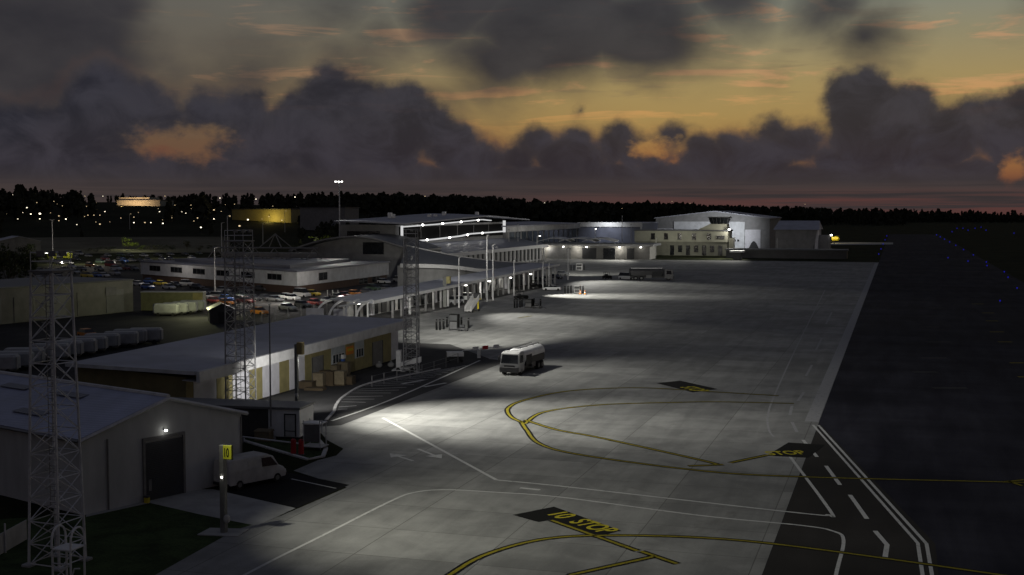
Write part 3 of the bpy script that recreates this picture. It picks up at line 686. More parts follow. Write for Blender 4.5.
# --- main terminal: upper hall with the framed window
tm = thing('terminal_building', 'main terminal with a thin overhanging roof and a white light-framed picture window', 'terminal', (-160,425,0))
part('wall', M['mid_grey'], tm, lambda g: g.box(-171,-151.7,367,482,0,15.6))
g = MB(); pts = [(361,16.6),(375,16.9),(400,17.5),(424,18.2),(445,18.7),(466,18.0),(486,17.3),(498,16.9)]
g.loft([[(-145.8,y,z-.3),(-160,y,z+.25),(-170,y,z+.4),(-170,y,z+.05),(-160,y,z-.2),(-145.8,y,z-.7)] for y,z in pts]); rf = g.build('roof', M['roof_grey'], tm)
for y, x, h in ((385,-161,1.1),(390,-162,.6),(426,-157,1.4),(457,-155,1.3),(411,-157,.5),(417,-157,.5)): part('roof_vent', M['white_paint'], rf, lambda g: g.bbox(x-.6,x+.6,y-.7,y+.7,17.6,18.4+h,.1))
z0, z1 = 10.4, 14.8
wy0, wy1 = 370, 478
g = MB(); g.box(-151.68,-151.1,wy0,wy1,z0,z1+.1); wd = g.build('window', M['matte'], tm)
def frame(g):
    g.box(-151.0,-150.4,wy0-.3,wy0+.4,z0-.6,z1+.5); g.box(-151.0,-150.2,wy1-.6,wy1+.7,z0+1.1,z1+1.4)
    g.loft([[(-151.0,y,z),(-150.0,y,z),(-150.0,y,z+.42),(-151.0,y,z+.42)] for y,z in ((wy0,z0-.6),(400,z0-.2),(426,z0+.4),(436,z0+1.0),(wy1,z0+1.3))])
part('window_frame', M['strip'], wd, frame)  # white frame lit by lamps; its brightness is put in as emission
g = MB(); g.loft([[(-151.0,y,z),(-150.0,y,z),(-150.0,y,z+.32),(-151.0,y,z+.32)] for y,z in ((wy0,z1),(400,z1+.5),(426,z1+1.2),(450,z1+1.8),(460,z1+1.4))]); g.build('top_frame_edge', M['strip'], wd)
for k in range(5): part('mullion', M['steel_dark'], wd, lambda g: g.box(-151.08,-150.9,wy0+17+k*18,wy0+17.4+k*18,z0+.7,z1))
for y, z in ((390,z0),(412,z0+.3),(431,z0+.9),(448,z0+1.3),(386,z1+.6),(405,z1+.9),(424,z1+1.3),(443,z1+1.8)):
    part('frame_lamp', M['lamp'], tm, lambda g: g.ball((-149.8,y,z),.4,.4,.4,6,4))
w = part('window', M['glass'], tm, lambda g: g.box(-168,-157,366.5,367.1,11.2,13.6))
[part('mullion', M['steel_dark'], w, lambda g: g.box(-168+k*2.7-.08,-168+k*2.7+.08,366.4,366.48,11.2,13.6)) for k in range(5)]
rf2 = part('lower_roof', M['roof_slate'], tm, lambda g: g.loft([[(-151.6,y,9.2),(-137.3,y,6.4),(-137.3,y,6.1),(-151.6,y,8.8)] for y in (367,494)]))
part('lower_fascia', M['soffit'], rf2, lambda g: g.box(-137.25,-136.8,366.5,494.5,5.2,6.45))
part('lower_wall', M['dirty_white'], tm, lambda g: g.box(-151.6,-139.2,367.5,493.5,0,6.05))
for y in [370+k*5.1 for k in range(24)]:
    w = part('window', M['glass'], tm, lambda g: g.box(-139.25,-139.0,y,y+3.2,.6,5.0))
    part('column', M['soffit'], tm, lambda g: g.box(-138.2,-137.7,y+3.9,y+4.4,0,5.18))
# curved hall to the west of it
ch = thing('curved_hall', 'white walled hall with a sweeping curved roof edge in front of the terminal', 'hall', (-157,350,0))
prof = smooth([(-177,8.1),(-167,11.2),(-157.3,12.5),(-149,11.9),(-141,9.9),(-136,8.4)], 4)
g = MB(); g.loft([[(p.x,y,p.y+dz) for p in prof] + [(p.x,y,p.y+dz-.6) for p in reversed(prof)] for y,dz in ((344,0),(366.4,.3))]); rf = g.build('roof', M['roof_dark'], ch)
g = MB(); g.loft([[(p.x,y,p.y+.06) for p in prof] + [(p.x,y,p.y-.35) for p in reversed(prof)] for y in (343.5,343.98)]); g.build('roof_edge', M['mid_grey'], rf)
g = MB(); g.loft([[(p.x,y,p.y-.62) for p in prof] + [(-136,y,0),(-177,y,0)] for y in (348,366)]); g.build('wall', M['mid_grey'], ch)
w = part('window', M['glass'], ch, lambda g: g.box(-154.3,-147.6,347.6,348.02,7,10.6)); part('window', M['glass'], ch, lambda g: g.box(-175,-171,347.6,348.02,2,5))
ln = thing('side_hall', 'dark sloping roof with a curved white lit eave behind the covered walkway', 'hall', (-104,290,0))
def spline3(L, k=5):
    L = [Vector(p) for p in L]; out = []
    for i in range(len(L)-1):
        a, b, c, d = L[max(0,i-1)], L[i], L[i+1], L[min(len(L)-1,i+2)]
        for j in range(k):
            t = j/k; out.append(.5*((2*b)+(c-a)*t+(2*a-5*b+4*c-d)*t*t+(3*b-a-3*c+d)*t**3))
    return out + [L[-1]]
top = spline3([(-114.5,284.5,11.5),(-109,292,9.6),(-105,304,7.9),(-101,326,6.0),(-98.2,349,5.1)])
bot = spline3([(-106.0,259,8.1),(-103.0,270,7.6),(-100.3,281,6.8),(-98.8,295,5.5),(-97.8,318,4.6)])
g = MB(); g.loft([top, bot, [b-Vector((0,0,.2)) for b in bot], [t-Vector((0,0,.4)) for t in top]], cap=False, closed=False); rf = g.build('roof', M['roof_dark'], ln)
g = MB(); g.loft([[t+Vector((.05,-.1,.22)) for t in top],[t+Vector((.05,-.1,-.1)) for t in top],[t+Vector((-.25,.1,-.1)) for t in top],[t+Vector((-.25,.1,.22)) for t in top],[t+Vector((.05,-.1,.22)) for t in top]], cap=False, closed=False); g.build('ridge_edge', M['fascia'], rf)
o3 = Vector((.22,-.12,0))
g = MB(); g.loft([[b+o3+Vector((0,0,.15)) for b in bot],[b+o3-Vector((0,0,.7+.0*k)) for k, b in enumerate(bot)],[b-Vector((0,0,.7)) for b in bot],[b+Vector((0,0,.15)) for b in bot],[b+o3+Vector((0,0,.15)) for b in bot]], cap=False, closed=False); g.build('eave', M['white_paint'], rf)
g = MB(); g.loft([[b+Vector((-.8,.5,-.3)) for b in bot],[Vector((b.x-.8,b.y+.5,0)) for b in bot],[Vector((t.x,t.y,0)) for t in top],[t-Vector((0,0,.45)) for t in top]], cap=False, closed=False); g.build('wall', M['mid_grey'], ln)
for p, q, m in (((-113.5,280),(-110.5,276.5),'soffit'),((-110.3,276.2),(-107.8,271.5),'mid_grey'),((-107.7,271.2),(-106.8,268),'soffit')):
    part('wall_panel', M[m], ln, lambda g: g.loft([[(p[0],p[1],z),(q[0],q[1],z),(q[0]-.4,q[1]+.3,z),(p[0]-.4,p[1]+.3,z)] for z in (6.0,9.6)]))
# --- walkway canopy along the stands
wk = thing('covered_walkway', 'long covered walkway with a flat grey roof and dark doorways facing the stands', 'walkway', (-95,255,0))
wy0, wy1 = 205, 333
def cz(y): return 3.7 + .011*(y-190)
part('roof', M['roof_grey'], wk, lambda g: g.loft([[(-89.2,y,cz(y)),(-97.5,y,cz(y)+.35),(-97.5,y,cz(y)+.1),(-89.2,y,cz(y)-.35)] for y in (wy0,wy1)]))
part('fascia', M['soffit'], wk, lambda g: g.loft([[(-89.15,y,cz(y)-.38),(-88.85,y,cz(y)-.38),(-88.85,y,cz(y)+.2),(-89.15,y,cz(y)+.2)] for y in (wy0-.1,wy1+.1)]))
part('back_wall', M['dirty_white'], wk, lambda g: g.loft([[(-97,y,0),(-96.5,y,0),(-96.5,y,cz(y)-.02),(-97,y,cz(y)-.02)] for y in (wy0+6,wy1)]))
k = 0; y = wy0 + 8
while y < wy1 - 3:
    part('doorway', M['glass'] if k % 3 else M['dark'], wk, lambda g: g.box(-96.48,-96.35,y,y+2.6,.1,3.0))
    part('column', M['soffit' if k % 5 == 2 else 'steel_mid'], wk, lambda g: g.box(-90.2,-89.8,y+3.1,y+3.4,0,cz(y)-.36))
    if k % 4 == 1: part('pier', M['white_panel'], wk, lambda g: g.box(-96.45,-95.9,y+2.9,y+4.0,.05,3.3))
    y += 4.3; k += 1
for j, y in enumerate((207,221,236,250,266,283,300,318)):
    part('canopy_lamp', M['lamp'], wk, lambda g: g.bbox(-93.2,-92.6,y-.3,y+.3,3.2,3.34,.03))
fb = thing('arched_shelter', 'white shelter with curved ribs at the end of the covered walkway', 'shelter', (-95,198,0))
for x in (-89.4,-92.0,-94.6,-97.2):
    arc = [Vector((x-.5, 206.5-7.5*math.cos(math.pi/2*k/10), 4.0*math.sin(math.pi/2*k/10)**.8)) for k in range(11)]
    part('rib', M['white_paint'], fb, lambda g: [g.bar(arc[i], arc[i+1], .24) for i in range(10)])
[part('column', M['white_paint'], fb, lambda g: g.bar((-89.7,y,0),(-89.7,y,3.9),.16,6)) for y in (194,199,204)]
part('screen_panel', M['white_panel'], fb, lambda g: g.box(-97.8,-94.6,196,196.3,0,3.2)); part('screen_panel', M['white_panel'], fb, lambda g: g.box(-94.0,-91.5,199,199.3,0,2.9))
part('beam', M['white_paint'], fb, lambda g: g.bar((-89.6,192,3.95),(-89.6,205,3.95),.15))
# --- east terminal wing
ew = thing('departures_wing', 'glazed terminal wing with a pale blue end wall lit from its eave', 'terminal', (-140,560,0))
part('wall', M['mid_grey'], ew, lambda g: g.box(-172,-150.3,480,597,0,13.6)); part('end_block', M['roof_slate'], ew, lambda g: g.box(-150.2,-118.5,598,640,0,13.9))
part('roof', M['roof_grey'], ew, lambda g: g.loft([[(-148.8,y,z),(-174,y,z+.8),(-174,y,z+.4),(-148.8,y,z-.5)] for y,z in ((476,14.1),(598,14.1))]))
part('fascia', M['fascia'], ew, lambda g: g.box(-149.6,-149.2,478,598,11.6,13.62)); part('end_fascia', M['white_paint'], ew, lambda g: g.box(-150.4,-118.2,597.3,597.95,12.3,14.5))
part('end_roof', M['roof_grey'], ew, lambda g: g.box(-150.2,-118.3,598.1,641,13.95,14.4))
for k in range(13): part('window', M['glass_b'], ew, lambda g: g.box(-150.28,-150.1,484+k*8.6,490.6+k*8.6,2,11.4))
part('post', M['white_paint'], ew, lambda g: g.box(-119.0,-118.2,596.6,597.2,6,14.2))
# low concourse in front
lc = thing('low_concourse', 'low flat-topped concourse with lit bays and curved canopies before the departures wing', 'concourse', (-120,505,0))
part('wall', M['cargo'], lc, lambda g: g.box(-146,-97.5,509,522,0,5.6)); part('roof', M['roof_dark'], lc, lambda g: g.box(-147.5,-95.5,506.8,524,5.61,6.5))
part('fascia', M['dirty_white'], lc, lambda g: g.box(-147.6,-95.4,506.2,506.78,5.55,6.3))
for k, (x0,x1,m) in enumerate(((-141,-131,'steel_mid'),(-126,-120,'dark'),(-117,-112,'glass'),(-107,-104,'dark'))): part('bay_panel', M[m], lc, lambda g: g.box(x0,x1,508.6,508.95,.1,4.6))
for x, w_ in ((-138,7),(-128,8),(-119,7)):
    part('canopy', M['fascia'], lc, lambda g: g.loft([[(x-w_+2*w_*k/10, y, 7.4+1.3*math.sin(math.pi*k/10)+dz) for k in range(11)] + [(x+w_-2*w_*k/10, y, 7.1+1.3*math.sin(math.pi*(10-k)/10)+dz) for k in range(11)] for y,dz in ((508,0),(516,.4))]))
for x in (-143,-134,-124,-110,-101): part('bay_lamp', M['lamp'], lc, lambda g: g.bbox(x-.35,x+.35,507.6,508.0,4.9,5.2,.04))
# --- rescue station with control tower
rs_ = thing('rescue_station', 'cream two-storey building with small dark windows and a stubby control tower', 'station', (-90,567,0))
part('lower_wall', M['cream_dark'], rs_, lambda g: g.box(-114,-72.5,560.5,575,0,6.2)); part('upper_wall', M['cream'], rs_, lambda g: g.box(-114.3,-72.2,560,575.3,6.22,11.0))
part('roof', M['roof_dark'], rs_, lambda g: g.box(-114.8,-71.8,559.5,575.8,11.02,11.5))
for px in (653,666,679.5,694,709):
    x = ray(px,237); x = x.x/x.y*559.9; w = part('window', M['glass'], rs_, lambda g: g.box(x-.9,x+.9,559.75,559.99,7.2,10.0)); part('sill', M['cream_dark'], w, lambda g: g.box(x-1.1,x+1.1,559.6,559.98,6.95,7.18))
w = part('window', M['glass'], rs_, lambda g: g.box(-77.2,-73.6,559.75,559.99,7.6,9.0))
for k in range(7): part('lower_window', M['glass'], rs_, lambda g: g.box(-98+k*3.6,-96.2+k*3.6,560.2,560.49,1.6 if k%2 else .2,4.6))
tw = part('tower_base', M['cream'], rs_, lambda g: g.loft([[(-86,562,11.51),(-72.8,562,11.51),(-72.8,572,11.51),(-86,572,11.51)],[(-80.5,562.5,14.2),(-73,562.5,14.2),(-73,571,14.2),(-80.5,571,14.2)]]))
cb = part('tower_cab', M['glass'], rs_, lambda g: g.loft([[(-80.2,562.6,14.22),(-73.1,562.6,14.22),(-73.1,570.6,14.22),(-80.2,570.6,14.22)],[(-81,561.8,17.0),(-72.3,561.8,17.0),(-72.3,571.4,17.0),(-81,571.4,17.0)]]))
part('cab_roof', M['steel_dark'], cb, lambda g: g.box(-81.4,-71.9,561.4,571.8,17.02,17.4))
[part('mullion', M['steel_dark'], cb, lambda g: g.bar((-80.2+k*1.42,562.55,14.22),(-81+k*1.74,561.75,17.0),.08)) for k in range(6)]
part('stair_bay', M['cream_dark'], rs_, lambda g: g.box(-72.1,-70,563,568,0,8)); part('wall_lamp', M['lamp_hot'], rs_, lambda g: g.ball((-71.5,559.2,11.8),.5,.5,.5,6,4))
# --- big white hangar behind and small hangar to its right
bh = thing('white_hangar', 'wide white hangar with a low pitched roof behind the rescue station', 'hangar', (-90,660,0))
HX = (-119.5,-89.5,-61.5)
part('wall', M['mid_grey'], bh, lambda g: g.loft([[(HX[0],y,0),(HX[2],y,0),(HX[2],y,16.2),(HX[1],y,19.6),(HX[0],y,16.2)] for y in (640,700)]))
part('roof', M['roof_grey'], bh, lambda g: g.loft([[(HX[1],y,19.65),(HX[0]-.6,y,16.1),(HX[0]-.6,y,16.6),(HX[1],y,20.1),(HX[2]+.6,y,16.6),(HX[2]+.6,y,16.1)] for y in (638.5,701)]))
dr = part('door', M['clad_white'], bh, lambda g: g.box(-110,-74,639.4,639.9,0,14.6)); part('door_panel', M['white_panel'], bh, lambda g: g.box(-73.7,-66,639.5,639.9,0,10.6)); part('side_panel', M['white_panel'], bh, lambda g: g.box(-119.2,-110.3,639.5,639.9,9.5,11.0))
g = MB(); a0 = [(-71.8+5*k/8, 1.2+3.6*math.sin(math.pi*k/8)) for k in range(9)]; g.loft([[(x,y,z) for x,z in a0] for y in (639.2,639.45)]); g.build('opening', M['dark'], bh)
[part('window', M['glass'], bh, lambda g: g.box(-81+k*1.7,-80+k*1.7,639.1,639.38,4.6,5.6)) for k in range(3)]
sm_ = thing('small_hangar', 'small grey hangar with a pale gable end lit beside a yellow aircraft', 'hangar', (-45,610,0))
part('wall', M['mid_grey'], sm_, lambda g: g.loft([[(-55,y,0),(-38,y,0),(-36,y,11.0),(-36,y,11.2),(-55,y,11.2)] for y in (600,628)]))
part('roof', M['roof_grey'], sm_, lambda g: g.loft([[(-56,599,11.25),(-56,629,11.25),(-54.5,614,15.4)],[(-34.8,599,11.25),(-34.8,629,11.25),(-35.6,614,15.4)]]))
part('gable_panel', M['white_panel'], sm_, lambda g: g.loft([[(x,600.5,0),(x,627.5,0),(x,627.5,11.0),(x,600.5,11.0)] for x in (-37.0,-35.6)])); part('lean_to', M['mid_grey'], sm_, lambda g: g.box(-35.5,-30.5,606,620,0,8.5)); part('lamp', M['lamp'], sm_, lambda g: g.ball((-29.8,606,8.7),.45,.45,.45,6,4))
# --- dark perimeter building strip beyond the apron, low kiosk
pb = thing('perimeter_block', 'long low dark block along the far edge of the apron', 'block', (-50,535,0))
part('wall', M['steel_dark'], pb, lambda g: g.box(-70,-20,538,548,0,3.4)); part('roof', M['roof_dark'], pb, lambda g: g.box(-70.4,-19.6,537.5,548.5,3.42,3.9))
ks = thing('apron_kiosk', 'tiny white roofed kiosk on the far apron edge', 'kiosk', (-63,520,0)); part('body', M['steel_dark'], ks, lambda g: g.box(-64.5,-61.5,519,522,0,3)); part('roof', M['white_paint'], ks, lambda g: g.box(-66,-60.2,518,523,3.02,3.7))
# --- distant lit buildings on the slope
def far_building(label, pxs, top, base, depth, m, lit=None, roofm='roof_dark'):
    d0, d1 = ray(pxs[0],base), ray(pxs[1],base); k = depth; a = Vector((d0.x/d0.y*k,k)); b = Vector((d1.x/d1.y*k,k))
    zt = H - (top-HY)/F*(k*math.cos(YAW)-a.x*math.sin(YAW)); zb = min(hill_h(*a), hill_h(*b), H - (base-HY)/F*(k*math.cos(YAW)-a.x*math.sin(YAW))) - .5
    r_ = thing('distant_building', label, 'building', (*((a+b)/2), zb)); t = (b-a).normalized(); n = Vector((-t.y,t.x))
    def bx_(g, s0, s1, n0, n1, z0, z1): g.loft([[(*(a+t*s0+n*n0),z),(*(a+t*s1+n*n0),z),(*(a+t*s1+n*n1),z),(*(a+t*s0+n*n1),z)] for z in (z0,z1)])
    L = (b-a).length; part('wall', m, r_, lambda g: bx_(g,0,L,0,24,zb,zt)); part('roof', M[roofm], r_, lambda g: bx_(g,-.5,L+.5,-.5,24.5,zt+.02,zt+.6))
    return r_, a, t, n, L, zt, zb, bx_
ro = far_building('long distant building glowing orange under floodlights on the hillside', (117,160), 200.5, 209, 1060, M['cream'])
r_, a, t, n, L, zt, zb, bx_ = ro
part('upper_storey', M['cream'], r_, lambda g: bx_(g, 0, L*.72, 3, 20, zt+.62, zt+3.0)); ORANGE_SPOT = (*(a+t*L*.45-n*26), zb+3.0); ORANGE_N = n
[part('window', M['glass'], r_, lambda g: bx_(g, L*k/12+.6, L*(k+1)/12-.6, -.12, -.02, zb+1.0, zb+2.2)) for k in range(12)]
ro2 = far_building('dim distant hall with sloping roof and a yellow lit corner', (232,291), 209.5, 216.5, 900, M['tan'])
YSPOT = (*(ro2[1]+ro2[2]*ro2[4]*.72-ro2[3]*9), ro2[6]+4.0)
ro3 = far_building('dark distant shed behind the terminal roof', (300,345), 208, 216, 820, M['mid_grey'])
# ------------------------------------------------------------------ lattice towers, poles, vehicles, cars, trees
def lattice_tower(label, base, top_z, w0, w1, rz, nbay, heads=True, sm='steel'):
    t = thing('lattice_tower', label, 'lattice tower', base); bx, by = base[0], base[1]
    def cor(i, z):
        f = z/top_z; s = (w0*(1-f)+w1*f)/2*math.sqrt(2); a = rz + i*math.pi/2
        return Vector((bx+s*math.cos(a), by+s*math.sin(a), z))
    for i in range(4): part('leg', M[sm], t, lambda g: g.bar(cor(i,0), cor(i,top_z), .085, 5, .075))
    zs = [top_z*(k/nbay) for k in range(nbay+1)]
    def brace(g):
        for k in range(nbay):
            for i in range(4):
                g.bar(cor(i,zs[k+1]), cor((i+1)%4,zs[k+1]), .038, 3)
                g.bar(cor(i,zs[k]), cor((i+1)%4,zs[k+1]), .036, 3)
                if i % 2 == 0: g.bar(cor((i+1)%4,zs[k]), cor(i,zs[k+1]), .036, 3)
        for i in range(4): g.bar(cor(i,.15), cor((i+1)%4,.15), .04, 3)
    part('bracing', M[sm], t, brace)
    def ladder(g):
        c = Vector((bx,by,0)); off = Vector((-.25,.1,0)); r_ = Vector((math.cos(rz+.8),math.sin(rz+.8),0))*.22
        for s in (-1,1): g.bar(c+off+r_*s, c+off+r_*s+Vector((0,0,top_z)), .025, 3)
        z = .3
        while z < top_z: g.bar(c+off-r_, c+off+r_, .016, 3) if False else g.bar(c+off-r_+Vector((0,0,z)), c+off+r_+Vector((0,0,z)), .018, 3); z += .35
        z = 2.2
        while z < top_z:
            ring = [c+off+Vector((.42*math.cos(a*math.pi/4), .42*math.sin(a*math.pi/4), z)) for a in range(7)]
            g.path(ring, .018, 3); z += 1.05
    part('ladder', M['steel_mid'], t, ladder)
    part('platform', M['steel_mid'], t, lambda g: g.loft([[cor(i,z)+ (cor(i,z)-Vector((bx,by,z)))*.15 for i in range(4)] for z in (top_z, top_z+.1)]))
    part('railing', M['steel'], t, lambda g: [g.bar(cor(i,top_z+.1)+Vector((0,0,h)), cor((i+1)%4,top_z+.1)+Vector((0,0,h)), .03, 3) for i in range(4) for h in (.5,1.0)] + [g.bar(cor(i,top_z), cor(i,top_z)+Vector((0,0,1.1)), .03, 3) for i in range(4)])
    if heads:
        for k in range(3):
            a = rz + (k-1)*.5; q = Vector((bx,by,top_z+1.05)) + Vector((math.cos(a),math.sin(a),0))*(w1*.6+.3)
            h_ = part('floodlight', M['steel_mid'], t, lambda g: g.obox(q, .2, .4, .3, a, 0)); 
    for i in range(4):
        c = cor(i,0); part('footing', M['path_c'], t, lambda g: g.bbox(c.x-.3,c.x+.3,c.y-.3,c.y+.3,-.1,.14,.04))
    return t
tb = [P(57.5,563), P(241,412), P(411.5,371)]
lattice_tower('tallest looking lattice tower with ladder beside the grey hangar', tb[0], 16.6, 2.15, 1.5, math.atan2(-tb[0].y, -tb[0].x)+.05, 13)  # floodlight heads on this tower are added to go with its wash lamp
lattice_tower('slim lattice tower in front of the workshop wall and the portable cabin', tb[1], 17.0, 2.2, 2.0, math.atan2(-tb[1].y, -tb[1].x)+.3, 15, sm='steel_tower')
lattice_tower('narrow lattice tower at the far end of the workshop shed', tb[2], 16.6, 1.7, 1.5, math.atan2(-tb[2].y, -tb[2].x)+.6, 17, sm='steel_tower')
# platform steps at the foot of the first tower
c = P(69,581); st = thing('platform_steps', 'small white platform with curved handrails at the lattice tower foot', 'steps', c); zt = 1.9
sx_, sy_ = .60, .62
part('deck', M['white_paint'], st, lambda g: g.bbox(c.x-sx_,c.x+sx_,c.y-sy_,c.y+sy_,zt-.1,zt,.03))
for i, (a, b) in enumerate(((-1,-1),(1,-1),(1,1),(-1,1))): part('leg', M['white_paint'], st, lambda g: g.bar((c.x+a*sx_*.95,c.y+b*sy_*.95,0),(c.x+a*sx_*.95,c.y+b*sy_*.95,zt-.1),.06,6))
part('crossbar', M['steel'], st, lambda g: (g.bar((c.x-sx_,c.y-sy_,1.1),(c.x+sx_,c.y-sy_,1.1),.04), g.bar((c.x-sx_,c.y-sy_,.2),(c.x+sx_,c.y-sy_,1.1),.03), g.bar((c.x+sx_,c.y-sy_,.2),(c.x-sx_,c.y-sy_,1.1),.03), g.bar((c.x-sx_,c.y-sy_,1.5),(c.x+sx_,c.y-sy_,1.5),.03)))
for a in (-1,1): part('handrail', M['white_paint'], st, lambda g: g.path([(c.x+a*sx_,c.y+sy_*math.cos(k*math.pi/8),zt+1.1*max(0,math.sin(k*math.pi/8))**.6) for k in range(9)], .06, 6))
part('bench_arm', M['steel'], st, lambda g: g.path([(c.x+.6,c.y-.6,.3),(c.x+.8,c.y-.6,.9),(c.x+1.15,c.y-.6,.95)], .04))
# fence panel left
q0, q1 = P(-18,566), P(27,540); fp = thing('panel_fence', 'pale low panel fence beside the first lattice tower', 'fence', q0)
part('panel', M['dirty_white'], fp, lambda g: g.loft([[(q0.x,q0.y,z),(q1.x,q1.y,z),(q1.x-.06,q1.y+.06,z),(q0.x-.06,q0.y+.06,z)] for z in (.05,1.25)])); qm = q0.lerp(q1,.5)
part('post', M['steel'], fp, lambda g: g.bar((qm.x+.08,qm.y-.08,0),(qm.x+.08,qm.y-.08,1.75),.05,6))
# stand number posts
def number_post(label, base, h, txt, w=.42, face=-math.pi/2+.0, board=True, lean=0):
    t = thing('stand_post', label, 'sign post', base); x, y = base[0], base[1]
    w = min(w, .34) if w == .42 else w
    part('post', M['sign_grey'], t, lambda g: g.bbox(x-w/2,x+w/2,y-.2,y+.2,0,h,.04))
    return t
b = P(224,533); t = number_post('tall grey post carrying a yellow number sign on a pale concrete pad', b, 5.55, '10')
bd = part('sign_board', M['sign_yellow'], t, lambda g: g.bbox(b.x+.20,b.x+.78,b.y-.34,b.y-.22,4.72,5.58,.02))
part('frame', M['dark'], bd, lambda g: g.bbox(b.x+.17,b.x+.81,b.y-.215,b.y-.16,4.68,5.62,.02))
tx = text_mesh('10', .78, M['black_line'], (b.x+.235, b.y-.352, 4.88), (math.pi/2,0,0), 'lettering', bd, ext=.006, sx=.50, bold=.012)
part('lamp', M['lamp'], t, lambda g: g.ball((b.x+.02,b.y-.23,3.55),.05,.04,.06,8,5)); part('control_box', M['dirty_white'], t, lambda g: g.ball((b.x+.3,b.y-.15,.95),.24,.2,.28,8,6))
part('pad', M['path_c'], t, lambda g: g.prism([(b.x-1.3,b.y-1.0),(b.x+1.3,b.y-.6),(b.x+1.1,b.y+1.2),(b.x-1.4,b.y+.7)], -.1, .06))
b = P(297,415); t = number_post('dark post with a small tan box on top before the workshop', b, 7.0, '', .3)
part('sign_box', M['tan_dark'], t, lambda g: g.bbox(b.x+.16,b.x+.75,b.y-.3,b.y+.3,6.0,7.2,.04)); part('lamp', M['dirty_white'], t, lambda g: g.ball((b.x+.1,b.y-.2,2.0),.2,.2,.25,8,5))
b = P(445,307); t = number_post('grey post with tan top box beside the covered walkway', b, 6.3, '', .8)
part('sign_box', M['tan'], t, lambda g: g.bbox(b.x+.42,b.x+1.2,b.y-.4,b.y+.4,4.9,6.4,.05))
b = P(510,284); t = number_post('small post with tan head behind the white inclined stairs', b, 4.6, '', .5)
part('sign_box', M['tan'], t, lambda g: g.bbox(b.x-.6,b.x+.6,b.y-.5,b.y+.5,4.62,6.2,.05))
# thin masts and lamp poles
def lamp_pole(label, base, h, r=.11, arm=1.2, glow=None, group=None, twin=False, name='lamp_pole'):
    t = thing(name, label, 'lamp post', base, group); x, y = base[0], base[1]; z0 = base[2]
    part('pole', M['steel'], t, lambda g: g.bar((x,y,z0),(x,y,z0+h),r,6,r*.6))
    for s in ((-1,1) if twin else (1,)):
        if arm: part('arm', M['steel'], t, lambda g: g.bar((x,y,z0+h-.05),(x+s*arm,y,z0+h+.15),r*.5,5))
        hd_ = part('lamp_head', M['steel_mid'], t, lambda g: g.bbox(x+s*arm-.35,x+s*arm+.35,y-.18,y+.18,z0+h+.1,z0+h+.26,.03))
        if glow: part('lens', glow, hd_, lambda g: g.bbox(x+s*arm-.32,x+s*arm+.32,y-.16,y+.16,z0+h-.02,z0+h+.095,.02))
    return t
b = P(271,440); t = thing('slender_mast', 'slender plain mast standing on the kerbed grass island', 'mast', b); part('pole', M['steel_mid'], t, lambda g: g.bar(b, (b.x,b.y,11.8), .09, 6, .05)); part('base', M['path_c'], t, lambda g: g.bbox(b.x-.35,b.x+.35,b.y-.35,b.y+.35,0,.35,.05)); part('box', M['dirty_white'], t, lambda g: g.bbox(b.x-.14,b.x+.14,b.y-.25,b.y-.08,.5,1.2,.02)); part('tip_lamp', M['steel'], t, lambda g: g.ball((b.x,b.y,11.9),.12,.12,.12,6,4))
b = P(340,272); t = thing('floodlight_mast', 'very tall floodlight mast with a bright head behind the terminal', 'floodlight mast', b)
hm_ = HT(272,182); part('pole', M['steel'], t, lambda g: g.bar(b,(b.x,b.y,hm_),.28,6,.16)); hd_ = part('lamp_head', M['steel_mid'], t, lambda g: g.bbox(b.x-1.6,b.x+1.6,b.y-.4,b.y+.4,hm_,hm_+.35,.06))
for k in (-1.1,0,1.1): part('lens', M['lamp'], hd_, lambda g: g.bbox(b.x+k-.3,b.x+k+.3,b.y-.46,b.y-.41,hm_-.05,hm_+.2,.02))
for (px,bt,tp,lab,gl,tw_) in ((53,262,220,'twin armed lamp pole over the far left car park',None,True),(130,240,214,'bright lamp pole rising above the lime green trees','lamp_city_dim',False),(215,296,248,'tan lamp pole before the white office windows',None,False),(228,264,216,'taller of the two lamp poles behind the white office roof','lamp_city_dim',False),(222,262,223,'shorter of the two lamp poles behind the white office roof',None,False),(263,246,223,'short lamp pole right of the slim lattice tower top',None,False),(285,240,211,'lamp pole before the yellow lit corner of the distant hall','lamp_city_dim',False),(298,234,213,'thin lamp pole between the distant hall and the tall floodlight mast',None,False)):
    b = P(px,bt); lamp_pole(lab, b, HT(bt,tp), .20, 1.0, M[gl] if gl else None, twin=tw_)
for (px,bt,tp,gl) in ((509,262,230,None),(518,261,224,None),(549,252,228,None),(595,253,229,'lamp'),(613,252,226,None),(622,253,216,None),(631,253,225,None)):
    b = P(px,bt); lamp_pole('slim grey lamp pole rising near the departures wing', b, HT(bt,tp), .2, .0 if not gl else .4, M[gl] if gl else None, 'slim poles near the departures wing')
POLE = {}
